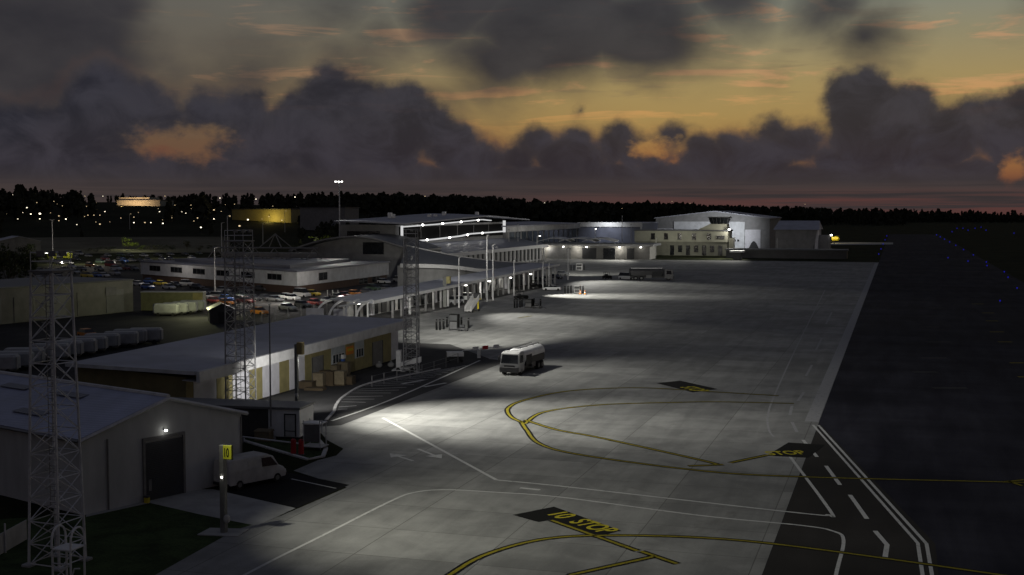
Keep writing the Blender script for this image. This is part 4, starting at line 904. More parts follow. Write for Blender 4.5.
for (px,bt,tp,lab,gl) in ((537,268,236,'pole with a bright lamp at the end of the dark terminal roof','lamp_hot'),(568,280,249,'double headed pole standing on the lit apron edge',None),(459,307,258,'thin dark pole before the curved white eave',None),(514,284,260,'thin pole behind the walkway roof',None),(487,300,236,'pair-like grey pole crossing the terminal colonnade',None),(493,296,245,'short pole with a tall lamp box before the colonnade',None),(543,284,262,'left of the two plain white poles at the walkway end',None),(549,283,263,'right of the two plain white poles at the walkway end',None),(656,256,238,'short white pole before the cream rescue station',None),(734,256,238,'grey pole right of the control tower',None),(777,256,238,'grey pole before the small hangar',None)):
    b = P(px,bt)
    if px in (459,514,487,493,543,549): d_ = ray(px,bt); b = Vector((-86.6, -86.6*d_.y/d_.x, 0)); POLE[px] = b; tpz = H + ray(px,tp).z*b.y/ray(px,tp).y
    else: tpz = HT(bt,tp)
    lamp_pole(lab, b, tpz, .16, 1.0 if gl else .3, M[gl] if gl else None)
# --- vehicles: shared wheel maker
def wheel(parent, x, y, r, w=.22):
    t = part('wheel', M['rubber'], parent, lambda g: g.cyl((x-w/2,y,r),(x+w/2,y,r),r,14)); part('rim', M['steel_mid'], t, lambda g: g.cyl((x-w/2-.012,y,r),(x+w/2+.012,y,r),r*.55,10)); return t
def tanker(label, loc, rz, pale=True, ly=1.0):
    t = thing('fuel_tanker', label, 'fuel tanker', (0,0,0)); wp = M['white_paint'] if pale else M['steel_dark']
    # local: front towards -y
    part('chassis', M['steel_dark'], t, lambda g: g.box(-.9,.9,-4.2,4.6,.55,.95))
    cab = part('cab', M['dirty_white'] if pale else M['steel_mid'], t, lambda g: g.loft([[(-1.22,-4.75,.45),(1.22,-4.75,.45),(1.22,-2.9,.45),(-1.22,-2.9,.45)],[(-1.25,-4.8,1.3),(1.25,-4.8,1.3),(1.25,-2.9,1.3),(-1.25,-2.9,1.3)],[(-1.18,-4.55,2.62),(1.18,-4.55,2.62),(1.18,-2.9,2.7),(-1.18,-2.9,2.7)],[(-1.08,-4.25,2.8),(1.08,-4.25,2.8),(1.08,-2.95,2.85),(-1.08,-2.95,2.85)]]))
    part('windscreen', M['glass'], cab, lambda g: g.loft([[(-1.10,-4.81,1.45),(1.10,-4.81,1.45),(1.10,-4.76,1.45),(-1.10,-4.76,1.45)],[(-1.03,-4.61,2.5),(1.03,-4.61,2.5),(1.03,-4.56,2.5),(-1.03,-4.56,2.5)]]))
    for s in (-1,1):
        part('side_window', M['glass'], cab, lambda g: g.loft([[(s*1.235,-4.4,1.5),(s*1.235,-3.3,1.5),(s*1.19,-3.3,2.4),(s*1.19,-4.3,2.4)],[(s*1.262,-4.4,1.5),(s*1.262,-3.3,1.5),(s*1.215,-3.3,2.4),(s*1.215,-4.3,2.4)]]))
        part('headlight', M['steel'], cab, lambda g: g.box(s*.75-.2,s*.75+.2,-4.86,-4.79,.62,.82)); part('mirror', M['dark'], cab, lambda g: g.bbox(s*1.42-.1,s*1.42+.1,-4.75,-4.62,1.6,2.3,.03))
    part('bumper', M['steel_dark'], t, lambda g: g.bbox(-1.25,1.25,-4.98,-4.82,.35,1.02,.04)); part('grille', M['dark'], cab, lambda g: g.box(-.7,.7,-4.83,-4.80,.98,1.22))
    ring = lambda y, s: [(1.25*s*math.copysign(abs(math.cos(a))**.75, math.cos(a)), y, 2.0+1.05*s*math.copysign(abs(math.sin(a))**.85, math.sin(a))) for a in [2*math.pi*(k+.5)/20 for k in range(20)]]
    tk = part('tank', wp, t, lambda g: g.loft([ring(-2.7,.82),ring(-2.6,.97),ring(-2.4,1),ring(4.35,1),ring(4.6,.97),ring(4.75,.82)]))
    for p in tk.data.polygons: p.use_smooth = len(p.vertices) == 4
    part('walkway', M['steel_mid'] if pale else M['white_paint'], tk, lambda g: g.box(-.28,.28,-2.4,4.4,3.06,3.1) if pale else g.box(-.9,.9,-2.4,4.4,2.9,3.14)); part('rail', M['steel_dark'], tk, lambda g: [g.bar((s*.5,-2.3,3.15),(s*.5,4.3,3.15),.035) for s in (-1,1)] + [g.bar((s*.5,y,2.8),(s*.5,y,3.15),.03) for s in (-1,1) for y in (-2.3,0,2.2,4.3)])
    for s in (-1,1):
        part('side_panel', M['dark'], t, lambda g: g.box(s*1.16-.08,s*1.16+.08,-2.3,-.2,.95,2.25)); part('side_skirt', M['steel_dark'], t, lambda g: g.box(s*1.18-.06,s*1.18+.06,-.15,4.4,1.16,1.95)); part('mudguard', M['dark'], t, lambda g: g.box(s*1.05-.18,s*1.05+.18,1.3,4.3,1.06,1.14))
        part('pump_locker', M['steel_mid'], t, lambda g: g.bbox(s*1.1-.12,s*1.1+.12,-.1,1.2,.55,1.3,.03))
        wheel(t, s*1.05, -3.75, .52, .34); wheel(t, s*1.05, 2.2, .52, .5); wheel(t, s*1.05, 3.45, .52, .5)
    t.location = loc; t.rotation_euler.z = rz; return t
f0, f1, r1 = P(498,373.5), P(520.5,377.5), P(552,366.5)
hdg = math.atan2((f1-r1).y, (f1-r1).x) + math.pi/2     # local -y is forward
mid = (f0+f1)/2 + (r1-f1).normalized()*4.9
tanker('silver fuel tanker facing the camera on the bright apron near the barrier', mid, hdg)
q = P(651,280); tanker('dark fuel tanker seen side-on in the middle of the apron', q, math.pi/2+.28, False); tk2 = [o for o in col.objects if o.name.startswith('fuel_tanker')][-1]; tk2.scale = (1.12,1.32,1.15)
for o in tk2.children_recursive if hasattr(tk2,'children_recursive') else []: pass
bpy.context.view_layer.update()
for o in tk2.children:
    if o.name.startswith(('side_panel','pump_locker')): o.scale = (1.05,1,1)
def van(label, loc, rz, name='white_van'):
    t = thing(name, label, 'van', (0,0,0))
    sec = lambda y, w, z0, z1, tw: [(-w,y,z0),(w,y,z0),(w,y,z0+(z1-z0)*.55),(tw,y,z1-.08),(tw-.12,y,z1),(-tw+.12,y,z1),(-tw,y,z1-.08),(-w,y,z0+(z1-z0)*.55)]
    part('body', M['dirty_white'], t, lambda g: g.loft([sec(2.55,.93,.42,2.1,.82),sec(2.45,.97,.36,2.2,.86),sec(-.9,.97,.34,2.22,.86),sec(-1.55,.96,.34,1.95,.80),sec(-2.0,.95,.34,1.25,.84),sec(-2.5,.93,.36,1.02,.82),sec(-2.68,.84,.42,.85,.74)]))
    part('windscreen', M['glass'], t, lambda g: g.add([(-.76,-1.08,2.16),(.76,-1.08,2.16),(.84,-2.0,1.3),(-.84,-2.0,1.3),(-.76,-1.05,2.19),(.76,-1.05,2.19),(.84,-1.98,1.34),(-.84,-1.98,1.34)], [(0,1,2,3),(7,6,5,4),(0,4,5,1),(1,5,6,2),(2,6,7,3),(3,7,4,0)]))
    for s in (-1,1):
        part('side_window', M['glass'], t, lambda g: g.loft([[(s*x,-.35,1.35),(s*x,-1.75,1.30),(s*(x-.08),-1.2,1.95),(s*(x-.08),-.35,1.98)] for x in (.93,1.0)]))
        part('door', M['dirty_white'], t, lambda g: g.loft([[(s*x,-.3,.5),(s*x,.9,.5),(s*(x-.05),.9,1.95),(s*(x-.05),-.3,1.95)] for x in (.96,.985)]))
        part('headlight', M['steel'], t, lambda g: g.box(s*.65-.17,s*.65+.17,-2.66,-2.58,.66,.82)); wheel(t, s*.86, -1.75, .33); wheel(t, s*.86, 1.65, .33)
    part('bumper', M['dark'], t, lambda g: g.bbox(-.9,.9,-2.78,-2.6,.32,.58,.04)); part('rear_bumper', M['dark'], t, lambda g: g.bbox(-.9,.9,2.52,2.64,.3,.5,.03))
    t.location = loc; t.rotation_euler.z = rz; return t
v0, v1 = P(235,490.5), P(281,481); vd = (v1-v0); vn = vd.normalized(); vp = (v0+v1)/2 + Vector((-vn.y,vn.x,0))*.95
van('white panel van parked on dark tarmac beside the hangar corner', vp, math.atan2(vd.y,vd.x)+math.pi/2)
# --- box trailers behind the sheds
def trailer():
    t = thing('box_trailer', 'x', 'trailer', (0,0,0))
    b_ = part('body', M['tarp'], t, lambda g: g.bbox(-1.05,1.05,-2.4,2.4,.42,2.35,.28)); part('rear_panel', M['tarp'], b_, lambda g: g.bbox(-.85,.85,-2.46,-2.4,.6,2.1,.05))
    part('chassis', M['rubber'], t, lambda g: g.box(-.9,.9,-2.2,2.2,.25,.41))
    for s in (-1,1):
        for y in (-1.4,1.4): part('wheel', M['rubber'], t, lambda g: g.cyl((s*.95-.12,y,.32),(s*.95+.12,y,.32),.32,10))
    part('tow_bar', M['steel_dark'], t, lambda g: g.bar((0,2.3,.3),(0,3.3,.3),.05)); return t
tr0 = trailer(); index(tr0); first = True
rowA = [(10,376),(24.5,372.5),(36,368.5),(62,363.5),(76,360.5),(90,358),(101,355),(114,352),(133,349.5),(142,347),(158,345.5)]
rowB = [(178,317.5),(187,316.5),(196,315.3),(204,313.8)]
for lab, grp, row in (('white covered box trailer in the long row behind the workshop','box trailers behind the workshop',rowA),('white covered box trailer in the short row before the olive container','box trailers before the container',rowB)):
    for k, (px,py) in enumerate(row):
        q = P(px-8,py-1); rz = -math.pi/2-.32 if row is rowB else -math.pi/2-.40
        q = q + Vector((-1.5,1.2,0))
        if first: tr0.location = q; tr0.rotation_euler.z = -rz; tr0['label'] = lab; tr0['group'] = grp; first = False
        else: dup(tr0, q, -rz, lab, grp)
# --- cars
def car(c, kind='hatch'):
    t = thing('parked_car', 'x', 'car', (0,0,0)); w = .86
    sec = lambda y, z0, z1, w_: [(-w_*.94,y,z0),(w_*.94,y,z0),(w_,y,(z0+z1)/2),(w_*.93,y,z1),(-w_*.93,y,z1),(-w_,y,(z0+z1)/2)]
    L = {'hatch':2.05,'saloon':2.3,'suv':2.3,'van':2.5}[kind]; hz = {'hatch':.92,'saloon':.88,'suv':1.05,'van':1.1}[kind]; rz_ = {'hatch':1.46,'saloon':1.42,'suv':1.75,'van':2.1}[kind]
    part('body', M['car_'+c], t, lambda g: g.loft([sec(L,.35,hz-.12,w*.88),sec(L-.15,.24,hz,w),sec(0,.22,hz,w),sec(-L+1.1,.24,hz-.03,w),sec(-L+.25,.24,hz-.2,w*.96),sec(-L,.32,hz-.35,w*.85)]))
    back = {'hatch':L-.25,'saloon':L-.9,'suv':L-.15,'van':L-.08}[kind]; fr = -L+(.95 if kind=='van' else 1.25)
    gl = part('glasshouse', M['glass'], t, lambda g: g.loft([[(-w*.92,back,hz-.01),(w*.92,back,hz-.01),(w*.92,fr,hz-.04),(-w*.92,fr,hz-.04)],[(-w*.74,back-.35,rz_-.06),(w*.74,back-.35,rz_-.06),(w*.74,fr+.75,rz_-.06),(-w*.74,fr+.75,rz_-.06)]]))
    part('roof', M['car_'+c], t, lambda g: g.loft([[(-w*.75,back-.34,rz_-.07),(w*.75,back-.34,rz_-.07),(w*.75,fr+.74,rz_-.07),(-w*.75,fr+.74,rz_-.07)],[(-w*.66,back-.45,rz_),(w*.66,back-.45,rz_),(w*.66,fr+.9,rz_),(-w*.66,fr+.9,rz_)]]))
    for s in (-1,1):
        part('headlight', M['steel'], t, lambda g: g.box(s*.6-.16,s*.6+.16,-L-.02,-L+.12,.5,.64)); part('tail_light', M['red'], t, lambda g: g.box(s*.64-.12,s*.64+.12,L-.08,L+.015,.6,.78))
        for y in (-L+.78,L-.72): part('wheel', M['rubber'], t, lambda g: g.cyl((s*w-.2*s,y,.31),(s*(w+.02),y,.31),.31,10))
    return t
protos = {}
def place_car(c, kind, px, py, label, rz=None, group=None, z=0):
    q = P(px,py); rz = 1.15 + random.uniform(-.08,.08) if rz is None else rz
    k = (c,kind)
    if k not in protos:
        o = car(c,kind); index(o); protos[k] = o; o.location = q; o.rotation_euler.z = rz; o['label'] = label
        if group: o['group'] = group
        return o
    o = dup(protos[k], q, rz, label)
    if group: o['group'] = group
    elif 'group' in o: del o['group']
    return o
CG = 'cars parked around the white office building'
front = [('orange','hatch',260,314.5,'orange hatchback at the near left end of the front car row'),('silver','saloon',287.5,310,'silver saloon parked between the orange hatchback and a dark car'),('grey','hatch',303,307.5,'dark grey hatchback beside the red car in the front row'),('red','hatch',316,305.5,'red hatchback near the end of the front car row'),('dark','saloon',326,303,'black saloon just right of the red hatchback'),
 ('white','saloon',287,299,'white saloon in the second row before the office corner'),('white','van',302,297,'tall white people carrier beside the yellow hatchback'),('yellow','hatch',313,296,'yellow hatchback beside the white people carrier'),('grey','saloon',275,301.5,'grey saloon in the second row left of the white one'),('dark','suv',283,291,'black off-roader close to the office wall'),('dark','hatch',262,291,'black hatchback by the office wall behind the lattice tower'),
 ('orange','saloon',226,305,'orange saloon left of the slim lattice tower'),('maroon','hatch',215,303.5,'maroon hatchback beside the orange saloon near the container'),('silver','saloon',223,292,'silver saloon parked under the office strip windows'),('grey','hatch',245,292,'grey hatchback behind the slim lattice tower'),('maroon','saloon',246,303,'maroon saloon behind the slim lattice tower'),
 ('dark','saloon',337,299,'black saloon by the brown office wall'),('orange','hatch',355,296,'orange hatchback in the row beside the brown office wall'),('maroon','saloon',345,297.5,'maroon saloon left of the orange hatchback by the brown wall'),('dark','hatch',368,294,'black hatchback near the brown office wall end'),('grey','saloon',386,290.5,'grey saloon before the dark office doors'),('white','hatch',384,283.5,'white hatchback with lights beside the red vehicles'),('red','suv',397,275,'red off-roader parked left of another red one'),('red','van',407,275,'red van parked by the terminal road'),('white','suv',400,282,'white off-roader below the red van'),
 ('white','hatch',139.5,286,'white hatchback beside the freight shed corner'),('blue','hatch',148,289,'blue hatchback over the olive container'),('yellow','saloon',161,285.5,'yellow saloon above the olive container'),('white','saloon',169,289,'white saloon right of the yellow one'),('dark','hatch',176,287,'black hatchback between two white cars over the container'),('white','suv',187,286,'white off-roader before the dark office base'),('dark','saloon',197,289,'black saloon before the dark office base'),
 ('white','hatch',72,268,'white hatchback in the far left car park lane'),('orange','suv',90,267,'orange off-roader in the middle of the far left car park'),('red','van',110.5,266.5,'tall red van in the far left car park'),('dark','van',121,266,'black van right of the tall red one'),('blue','saloon',96,277,'blue saloon above the freight shed roof'),('white','saloon',104,277,'white saloon next to the blue one above the freight shed roof'),('yellow','suv',87,277.5,'yellow off-roader above the freight shed roof'),('silver','suv',115,275,'silver off-roader above the freight shed end'),('silver','van',79,255,'silver van in the back row by the lit shelter'),('orange','hatch',88,338,'orange car standing behind the white box trailers')]
for c_, k_, px, py, lab in front: place_car(c_, k_, px, py, lab)
random.seed(11)
rows = [(100,200,263.5,259),(60,130,264.5,263.5),(130,200,257,255),(215,300,301.5,300),(60,135,257.5,256),(68,135,261,259.5),(64,135,271,270),(125,205,256,253.5),(205,255,299,297.5),(206,250,294,290.5),(325,392,302.5,286.5),(20,62,283,279),(40,84,272,273.5),(140,200,283.5,281.5)]
used = [(a[2],a[3]) for a in front]
for x0, x1, y0, y1 in rows:
    px = x0
    while px < x1:
        py = y0 + (y1-y0)*(px-x0)/(x1-x0) + random.uniform(-.3,.3)
        if min(abs(px-u)+abs(py-v)*2.2 for u,v in used) > 8.5 and random.random() < .93:
            c_ = random.choices(['dark','grey','silver','white','maroon','green','blue'],[6,4,3,2,1.5,1,.7])[0]; k_ = random.choice(['hatch','saloon','hatch','suv'])
            word = {'dark':'black','grey':'dark grey','silver':'silver','white':'white','maroon':'maroon','green':'dark green','blue':'dark blue'}[c_]
            kw = {'hatch':'hatchback','saloon':'saloon','suv':'off-roader'}[k_]
            place_car(c_, k_, px, py, f'{word} {kw} among the dim rows of the car park', group=f'{word} {kw}s in the car park rows'); used.append((px,py))
        px += max(5.5, 11*(py-HY)/85 + random.uniform(0,2))
# ------------------------------------------------------------------ apron equipment
BG = {}
def bollards(pxs, label, group):
    for px, py in pxs:
        b = P(px,py); t = thing('bollard', label, 'bollard', b, group)
        part('post', M['matte'], t, lambda g: g.bar((b.x,b.y,0),(b.x,b.y,1.75),.17,8)); part('band', M['steel_dark'], t, lambda g: g.bar((b.x,b.y,1.45),(b.x,b.y,1.6),.18,8)); part('cap', M['matte'], t, lambda g: g.ball((b.x,b.y,1.76),.19,.19,.1,8,4))
bollards([(436.5,330),(440,330),(443.5,329.5),(447,327.5),(461.5,328),(468.5,328.5)], 'dark bollard guarding the tall cabinet on the nearest bright stand', 'bollards on the nearest bright stand')
bollards([(514.5,308),(517,307.8),(520,307.5),(522,307),(534,307),(540.5,307.5)], 'dark bollard guarding the cabinet on the second stand', 'bollards on the second stand')
bollards([(565,293.5),(568,293.2),(571,292.9),(583,293.6)], 'thin dark bollard near the orange cones beyond the white car', 'bollards on the third stand')
bollards([(571,270.5),(574,270.4),(584,270)], 'tiny dark bollard on the far lit stand', 'bollards on the far lit stand')
def cabinet(px, py, w, h, label, m='matte'):
    b = P(px,py); t = thing('power_cabinet', label, 'cabinet', b); y = b.y
    part('body', M[m], t, lambda g: g.bbox(b.x-w/2,b.x+w/2,y-.6,y+.6,.15,h,.05)); part('plinth', M['steel_dark'], t, lambda g: g.box(b.x-w/2-.1,b.x+w/2+.1,y-.7,y+.7,0,.14)); part('door', M['steel_dark'], t, lambda g: g.box(b.x-w/2+.12,b.x+w/2-.12,y-.64,y-.605,.3,h*.55)); part('top_panel', M['dark'], t, lambda g: g.box(b.x-w/2+.08,b.x+w/2-.08,y-.65,y-.605,h*.62,h-.12)); return t
cabinet(454.5,330.5,1.5,2.75,'tall dark power cabinet with a black top panel among bollards'); cabinet(529,308,1.5,1.9,'squat dark power cabinet on the second stand'); cabinet(577.5,293.5,1.4,1.9,'pale cabinet beside orange cones on the third stand','dirty_white'); cabinet(579.5,270.5,2.0,2.3,'white cabinet on the far lit stand','white_paint')
def hosebox(px, py, label):
    b = P(px,py); t = thing('hose_cart', label, 'cart', b); part('bed', M['steel_dark'], t, lambda g: g.bbox(b.x-.9,b.x+.9,b.y-.45,b.y+.45,.25,.5,.04)); part('reel', M['dark'], t, lambda g: g.cyl((b.x-.5,b.y,.78),(b.x+.3,b.y,.78),.3,12)); part('tow_bar', M['steel_dark'], t, lambda g: g.bar((b.x+.9,b.y,.35),(b.x+2.0,b.y,.12),.06))
    for s in (-.6,.6): part('wheel', M['rubber'], t, lambda g: g.cyl((b.x+s,b.y-.5,.24),(b.x+s,b.y+.5,.24),.24,10))
hosebox(463,331,'low dark hose cart beside the tall cabinet'); hosebox(537,308.5,'low dark hose cart beside the squat cabinet')
def tug(px, py, rz, label, m='matte', sc_=1.0):
    t = thing('baggage_tug', label, 'tug', (0,0,0)); part('body', M[m], t, lambda g: g.loft([[(-.8,-1.7,.35),(.8,-1.7,.35),(.8,1.6,.35),(-.8,1.6,.35)],[(-.85,-1.75,.9),(.85,-1.75,.9),(.85,1.65,.8),(-.85,1.65,.8)],[(-.7,-1.5,1.12),(.7,-1.5,1.12),(.7,-.2,1.1),(-.7,-.2,1.1)]]))
    part('seat', M['dark'], t, lambda g: g.bbox(-.5,.5,.3,.9,.85,1.45,.06)); part('roof', M[m], t, lambda g: g.bbox(-.75,.75,-.4,1.2,1.98,2.06,.03)); 
    for s in (-1,1):
        for y in (-.35,1.1): part('roof_post', M['steel_dark'], t, lambda g: g.bar((s*.66,y,.85),(s*.66,y,1.98),.04))
        for y in (-1.1,1.0): part('wheel', M['rubber'], t, lambda g: g.cyl((s*.85-.12,y,.36),(s*.85+.12,y,.36),.36,12))
    t.location = P(px,py); t.rotation_euler.z = rz; t.scale = (sc_,)*3
tug(521,299.5,1.2,'black baggage tug standing alone on the lit apron',sc_=.9); tug(607,279,.6,'dark tug beside the second stand light pool left of the dark tanker'); tug(535,288.5,1.3,'dark tug close to the far end of the walkway')
# passenger stairs
def pax_stairs(px, py, rz, label, m='white_paint', legm='yellow', hgt=3.0, L=5.6, sc_=1.0):
    t = thing('boarding_stairs', label, 'boarding stairs', (0,0,0))
    part('flight', M['dirty_white'], t, lambda g: g.loft([[(-.7,-L/2,.35),(.7,-L/2,.35),(.7,-L/2,.7),(-.7,-L/2,.7)],[(-.7,L/2,hgt-.3),(.7,L/2,hgt-.3),(.7,L/2,hgt),(-.7,L/2,hgt)]]))
    for s in (-1,1):
        part('side_panel', M[m], t, lambda g: g.loft([[(s*.74,-L/2,.35),(s*.82,-L/2,.35),(s*.82,-L/2,1.55),(s*.74,-L/2,1.55)],[(s*.74,L/2,hgt-.3),(s*.82,L/2,hgt-.3),(s*.82,L/2,hgt+1.0),(s*.74,L/2,hgt+1.0)]]))
        for y in (-L/2+.9, L/2-.3): part('wheel', M['rubber'], t, lambda g: g.cyl((s*.8-.1,y,.3),(s*.8+.1,y,.3),.3,10))
        part('support_leg', M[legm], t, lambda g: g.bbox(s*.62-.14,s*.62+.14,L/2-.45,L/2-.1,.3,hgt-.3,.03))
    part('platform', M[legm], t, lambda g: g.bbox(-.8,.8,L/2,L/2+1.3,hgt-.3,hgt,.03)); part('cab_shroud', M['dark'], t, lambda g: g.bbox(-.75,.75,L/2+.2,L/2+1.3,hgt+.02,hgt+1.2,.06)); part('chassis', M['steel_dark'], t, lambda g: g.box(-.65,.65,-L/2,L/2+.4,.28,.5))
    t.location = P(px,py); t.rotation_euler.z = rz; t.scale = (sc_,)*3; return t
pax_stairs(472,312,-.02,'white boarding stairs with a yellow support column and black top', sc_=.85)
pax_stairs(488,292,.02,'left of two white inclined boarding stairs against the walkway', legm='white_paint', hgt=4.2, L=6, sc_=.9); pax_stairs(497,290,.02,'right of two white inclined boarding stairs against the walkway', legm='white_paint', hgt=4.2, L=6, sc_=.9)
b = P(315,449); t = thing('service_stand', 'grey framed service stand with a pale top tray at the island tip', 'stand', b)
for sx in (-1,1):
    for sy in (-1,1): part('post', M['steel'], t, lambda g: g.bar((b.x+sx*.75,b.y+sy*.6,.1),(b.x+sx*.75,b.y+sy*.6,2.5),.05,5))
part('top_tray', M['white_paint'], t, lambda g: g.bbox(b.x-.85,b.x+.85,b.y-.7,b.y+.7,2.2,2.3,.03)); part('lower_tray', M['dirty_white'], t, lambda g: g.bbox(b.x-.95,b.x+.95,b.y-.75,b.y+.75,.25,.34,.03)); part('mesh_panel', M['steel_mid'], t, lambda g: g.box(b.x-.7,b.x+.7,b.y-.58,b.y-.55,.7,2.15)); part('handle', M['steel'], t, lambda g: g.path([(b.x+.75,b.y-.6,2.5),(b.x+1.1,b.y-.9,2.6),(b.x+1.1,b.y-.9,1.6)],.05,5))
for sx in (-1,1): part('wheel', M['rubber'], t, lambda g: g.cyl((b.x+sx*.7-.08,b.y-.55,.16),(b.x+sx*.7+.08,b.y-.55,.16),.16,8))
# baggage cart, belt loader, barrier
b = P(455,362); t = thing('baggage_cart', 'white topped baggage cart with dark end near the red and white barrier', 'cart', (0,0,0))
part('cover', M['white_paint'], t, lambda g: g.bbox(-1.5,1.5,-.75,.75,.95,1.85,.12)); part('end_panel', M['dark'], t, lambda g: g.box(-1.56,-1.505,-.7,.7,.6,1.8)); part('side_curtain', M['dark'], t, lambda g: g.box(-1.4,1.4,-.79,-.755,.55,1.05)); part('bed', M['steel_dark'], t, lambda g: g.box(-1.5,1.5,-.75,.75,.5,.94))
for x in (-1.1,1.1):
    for y in (-.7,.7): part('wheel', M['rubber'], t, lambda g: g.cyl((x,y-.1,.25),(x,y+.1,.25),.25,10))
t.location = b; t.rotation_euler.z = .45; t.scale = (.76,)*3
b = P(405,371); t = thing('belt_loader', 'white belt loader with an upright panel beside the narrow lattice tower', 'belt loader', (0,0,0))
part('chassis', M['dirty_white'], t, lambda g: g.bbox(-1.3,1.6,-.8,.8,.3,.6,.05)); part('belt', M['white_paint'], t, lambda g: g.loft([[(-.6,y,.75),(2.4,y,1.35),(2.4,y,2.15),(-.6,y,1.3)] for y in (-.45,.45)])); part('back_panel', M['white_paint'], t, lambda g: g.bbox(-1.25,-.5,-.55,.55,.6,3.1,.06)); part('base_plate', M['white_paint'], t, lambda g: g.bbox(-1.8,-.2,-1.1,1.0,.12,.28,.04))
for x in (-.9,1.2):
    for y in (-.8,.8): part('wheel', M['rubber'], t, lambda g: g.cyl((x,y-.12,.3),(x,y+.12,.3),.3,10))
t.location = b; t.rotation_euler.z = .2; t.scale = (.85,)*3
b = P(479,358); q0, q1 = P(462,358), P(502,354); t = thing('barrier', 'lowered barrier arm with two white plates and one red plate', 'barrier', b)
d_ = (q1-q0); 
part('arm', M['white_paint'], t, lambda g: g.bar((q0.x,q0.y,1.0),(q1.x,q1.y,1.05),.06,6)); part('post', M['steel'], t, lambda g: g.bbox(b.x-.2,b.x+.2,b.y-.2,b.y+.2,0,1.2,.04))
for f, m in ((.34,'white_paint'),(.58,'red'),(.86,'white_paint')):
    c = q0.lerp(q1,f); part('plate', M[m], t, lambda g: g.obox((c.x,c.y-.1,1.15), 1.05, .06, .5, math.atan2(d_.y,d_.x)))
# cones near the third stand
for k,(px,py) in enumerate(((580.5,294.2),(585,294.6))):
    b = P(px,py); t = thing('traffic_cone', 'orange traffic cone standing by the pale cabinet', 'traffic cone', b, 'cones by the pale cabinet'); part('body', M['orange'], t, lambda g: g.bar(b,(b.x,b.y,1.0),.28,10,.05)); part('base', M['dark'], t, lambda g: g.bbox(b.x-.35,b.x+.35,b.y-.35,b.y+.35,0,.07,.02)); part('collar', M['white_paint'], t, lambda g: g.bar((b.x,b.y,.45),(b.x,b.y,.65),.185,10,.14))
# cars and pickups along the walkway
place_car('white','saloon',552,290.5,'white saloon parked alone on the lit apron near the walkway',rz=-1.35); place_car('silver','suv',454,304,'silver off-roader parked under the walkway lamps',rz=-.5); place_car('white','suv',470,300.5,'white off-roader beside the yellow boarding stairs',rz=1.4); place_car('silver','van',627,279.5,'small grey van at the tail of the dark tanker',rz=1.3)
for k,(px,py) in enumerate(((541,282),(547,281),(556,279),(563,275.5))): place_car(('dark','grey','dark','grey')[k],'hatch',px,py,'dim ground vehicle parked past the end of the walkway',rz=1.3,group='ground vehicles past the walkway end')
# crates and boxes before the workshop
def crate(px, py, w, d, h, m, label, rz=.1, lid=True):
    w, d, h = w*.80, d*.8, h*.78; px = 331 + (px-338)*.82; py -= 1.0
    b = P(px,py); b.x -= .3; t = thing('crate', label, 'crate', b); 
    part('body', M[m], t, lambda g: g.obox((b.x,b.y,h/2),w,d,h,rz)); 
    if lid: part('lid', M[m], t, lambda g: g.obox((b.x,b.y,h+.04),w+.08,d+.08,.08,rz))
    part('pallet', M['brown_box'], t, lambda g: g.obox((b.x,b.y,.07),w+.14,d+.14,.13,rz))
crate(312,389,2.0,1.6,.9,'brown_box','low brown crate at the left of the crate cluster'); crate(327,387.5,1.5,1.5,1.9,'card','tall cardboard crate left of centre in the cluster'); crate(334,384,1.3,1.3,1.8,'brown_box','brown crate wedged between two tall cardboard crates'); crate(341,386.5,1.0,1.2,2.0,'brown_box','dark narrow crate left of the biggest cardboard crate'); crate(351,386,1.9,1.4,2.0,'card','biggest cardboard crate at the front of the cluster'); crate(361,385,1.9,1.6,1.1,'brown_box','low brown crate at the right end of the cluster'); crate(343,379,1.8,1.5,1.9,'card','cardboard crate standing behind the others near the workshop windows'); crate(355,377,2.0,1.4,2.1,'card','cardboard crate at the back right of the cluster'); crate(322,391,2.6,1.6,.35,'brown_box','flat brown pallet load in front of the cluster',lid=False)
b = P(342.5,375); t = thing('fuel_dispenser', 'slim blue and white upright dispenser by the workshop wall', 'dispenser', b); part('body', M['car_blue'], t, lambda g: g.bbox(b.x-.25,b.x+.25,b.y-.3,b.y+.3,.2,2.0,.04)); part('head', M['white_paint'], t, lambda g: g.bbox(b.x-.35,b.x+.35,b.y-.4,b.y+.4,2.02,2.5,.05)); part('foot', M['dirty_white'], t, lambda g: g.bar(b,(b.x,b.y,.2),.4,8,.3))
for k,(px,py,l) in enumerate(((379,367.5,'left of two small round concrete weights before the workshop door'),(391,367,'right of two small round concrete weights before the workshop door'))):
    b = P(px,py); t = thing('concrete_weight', l, 'weight', b); part('body', M['path_c'], t, lambda g: g.ball((b.x,b.y,.3),.45,.45,.34,10,6)); part('lifting_eye', M['steel'], t, lambda g: g.path([(b.x-.1,b.y,.6),(b.x-.1,b.y,.78),(b.x+.1,b.y,.78),(b.x+.1,b.y,.6)],.025))
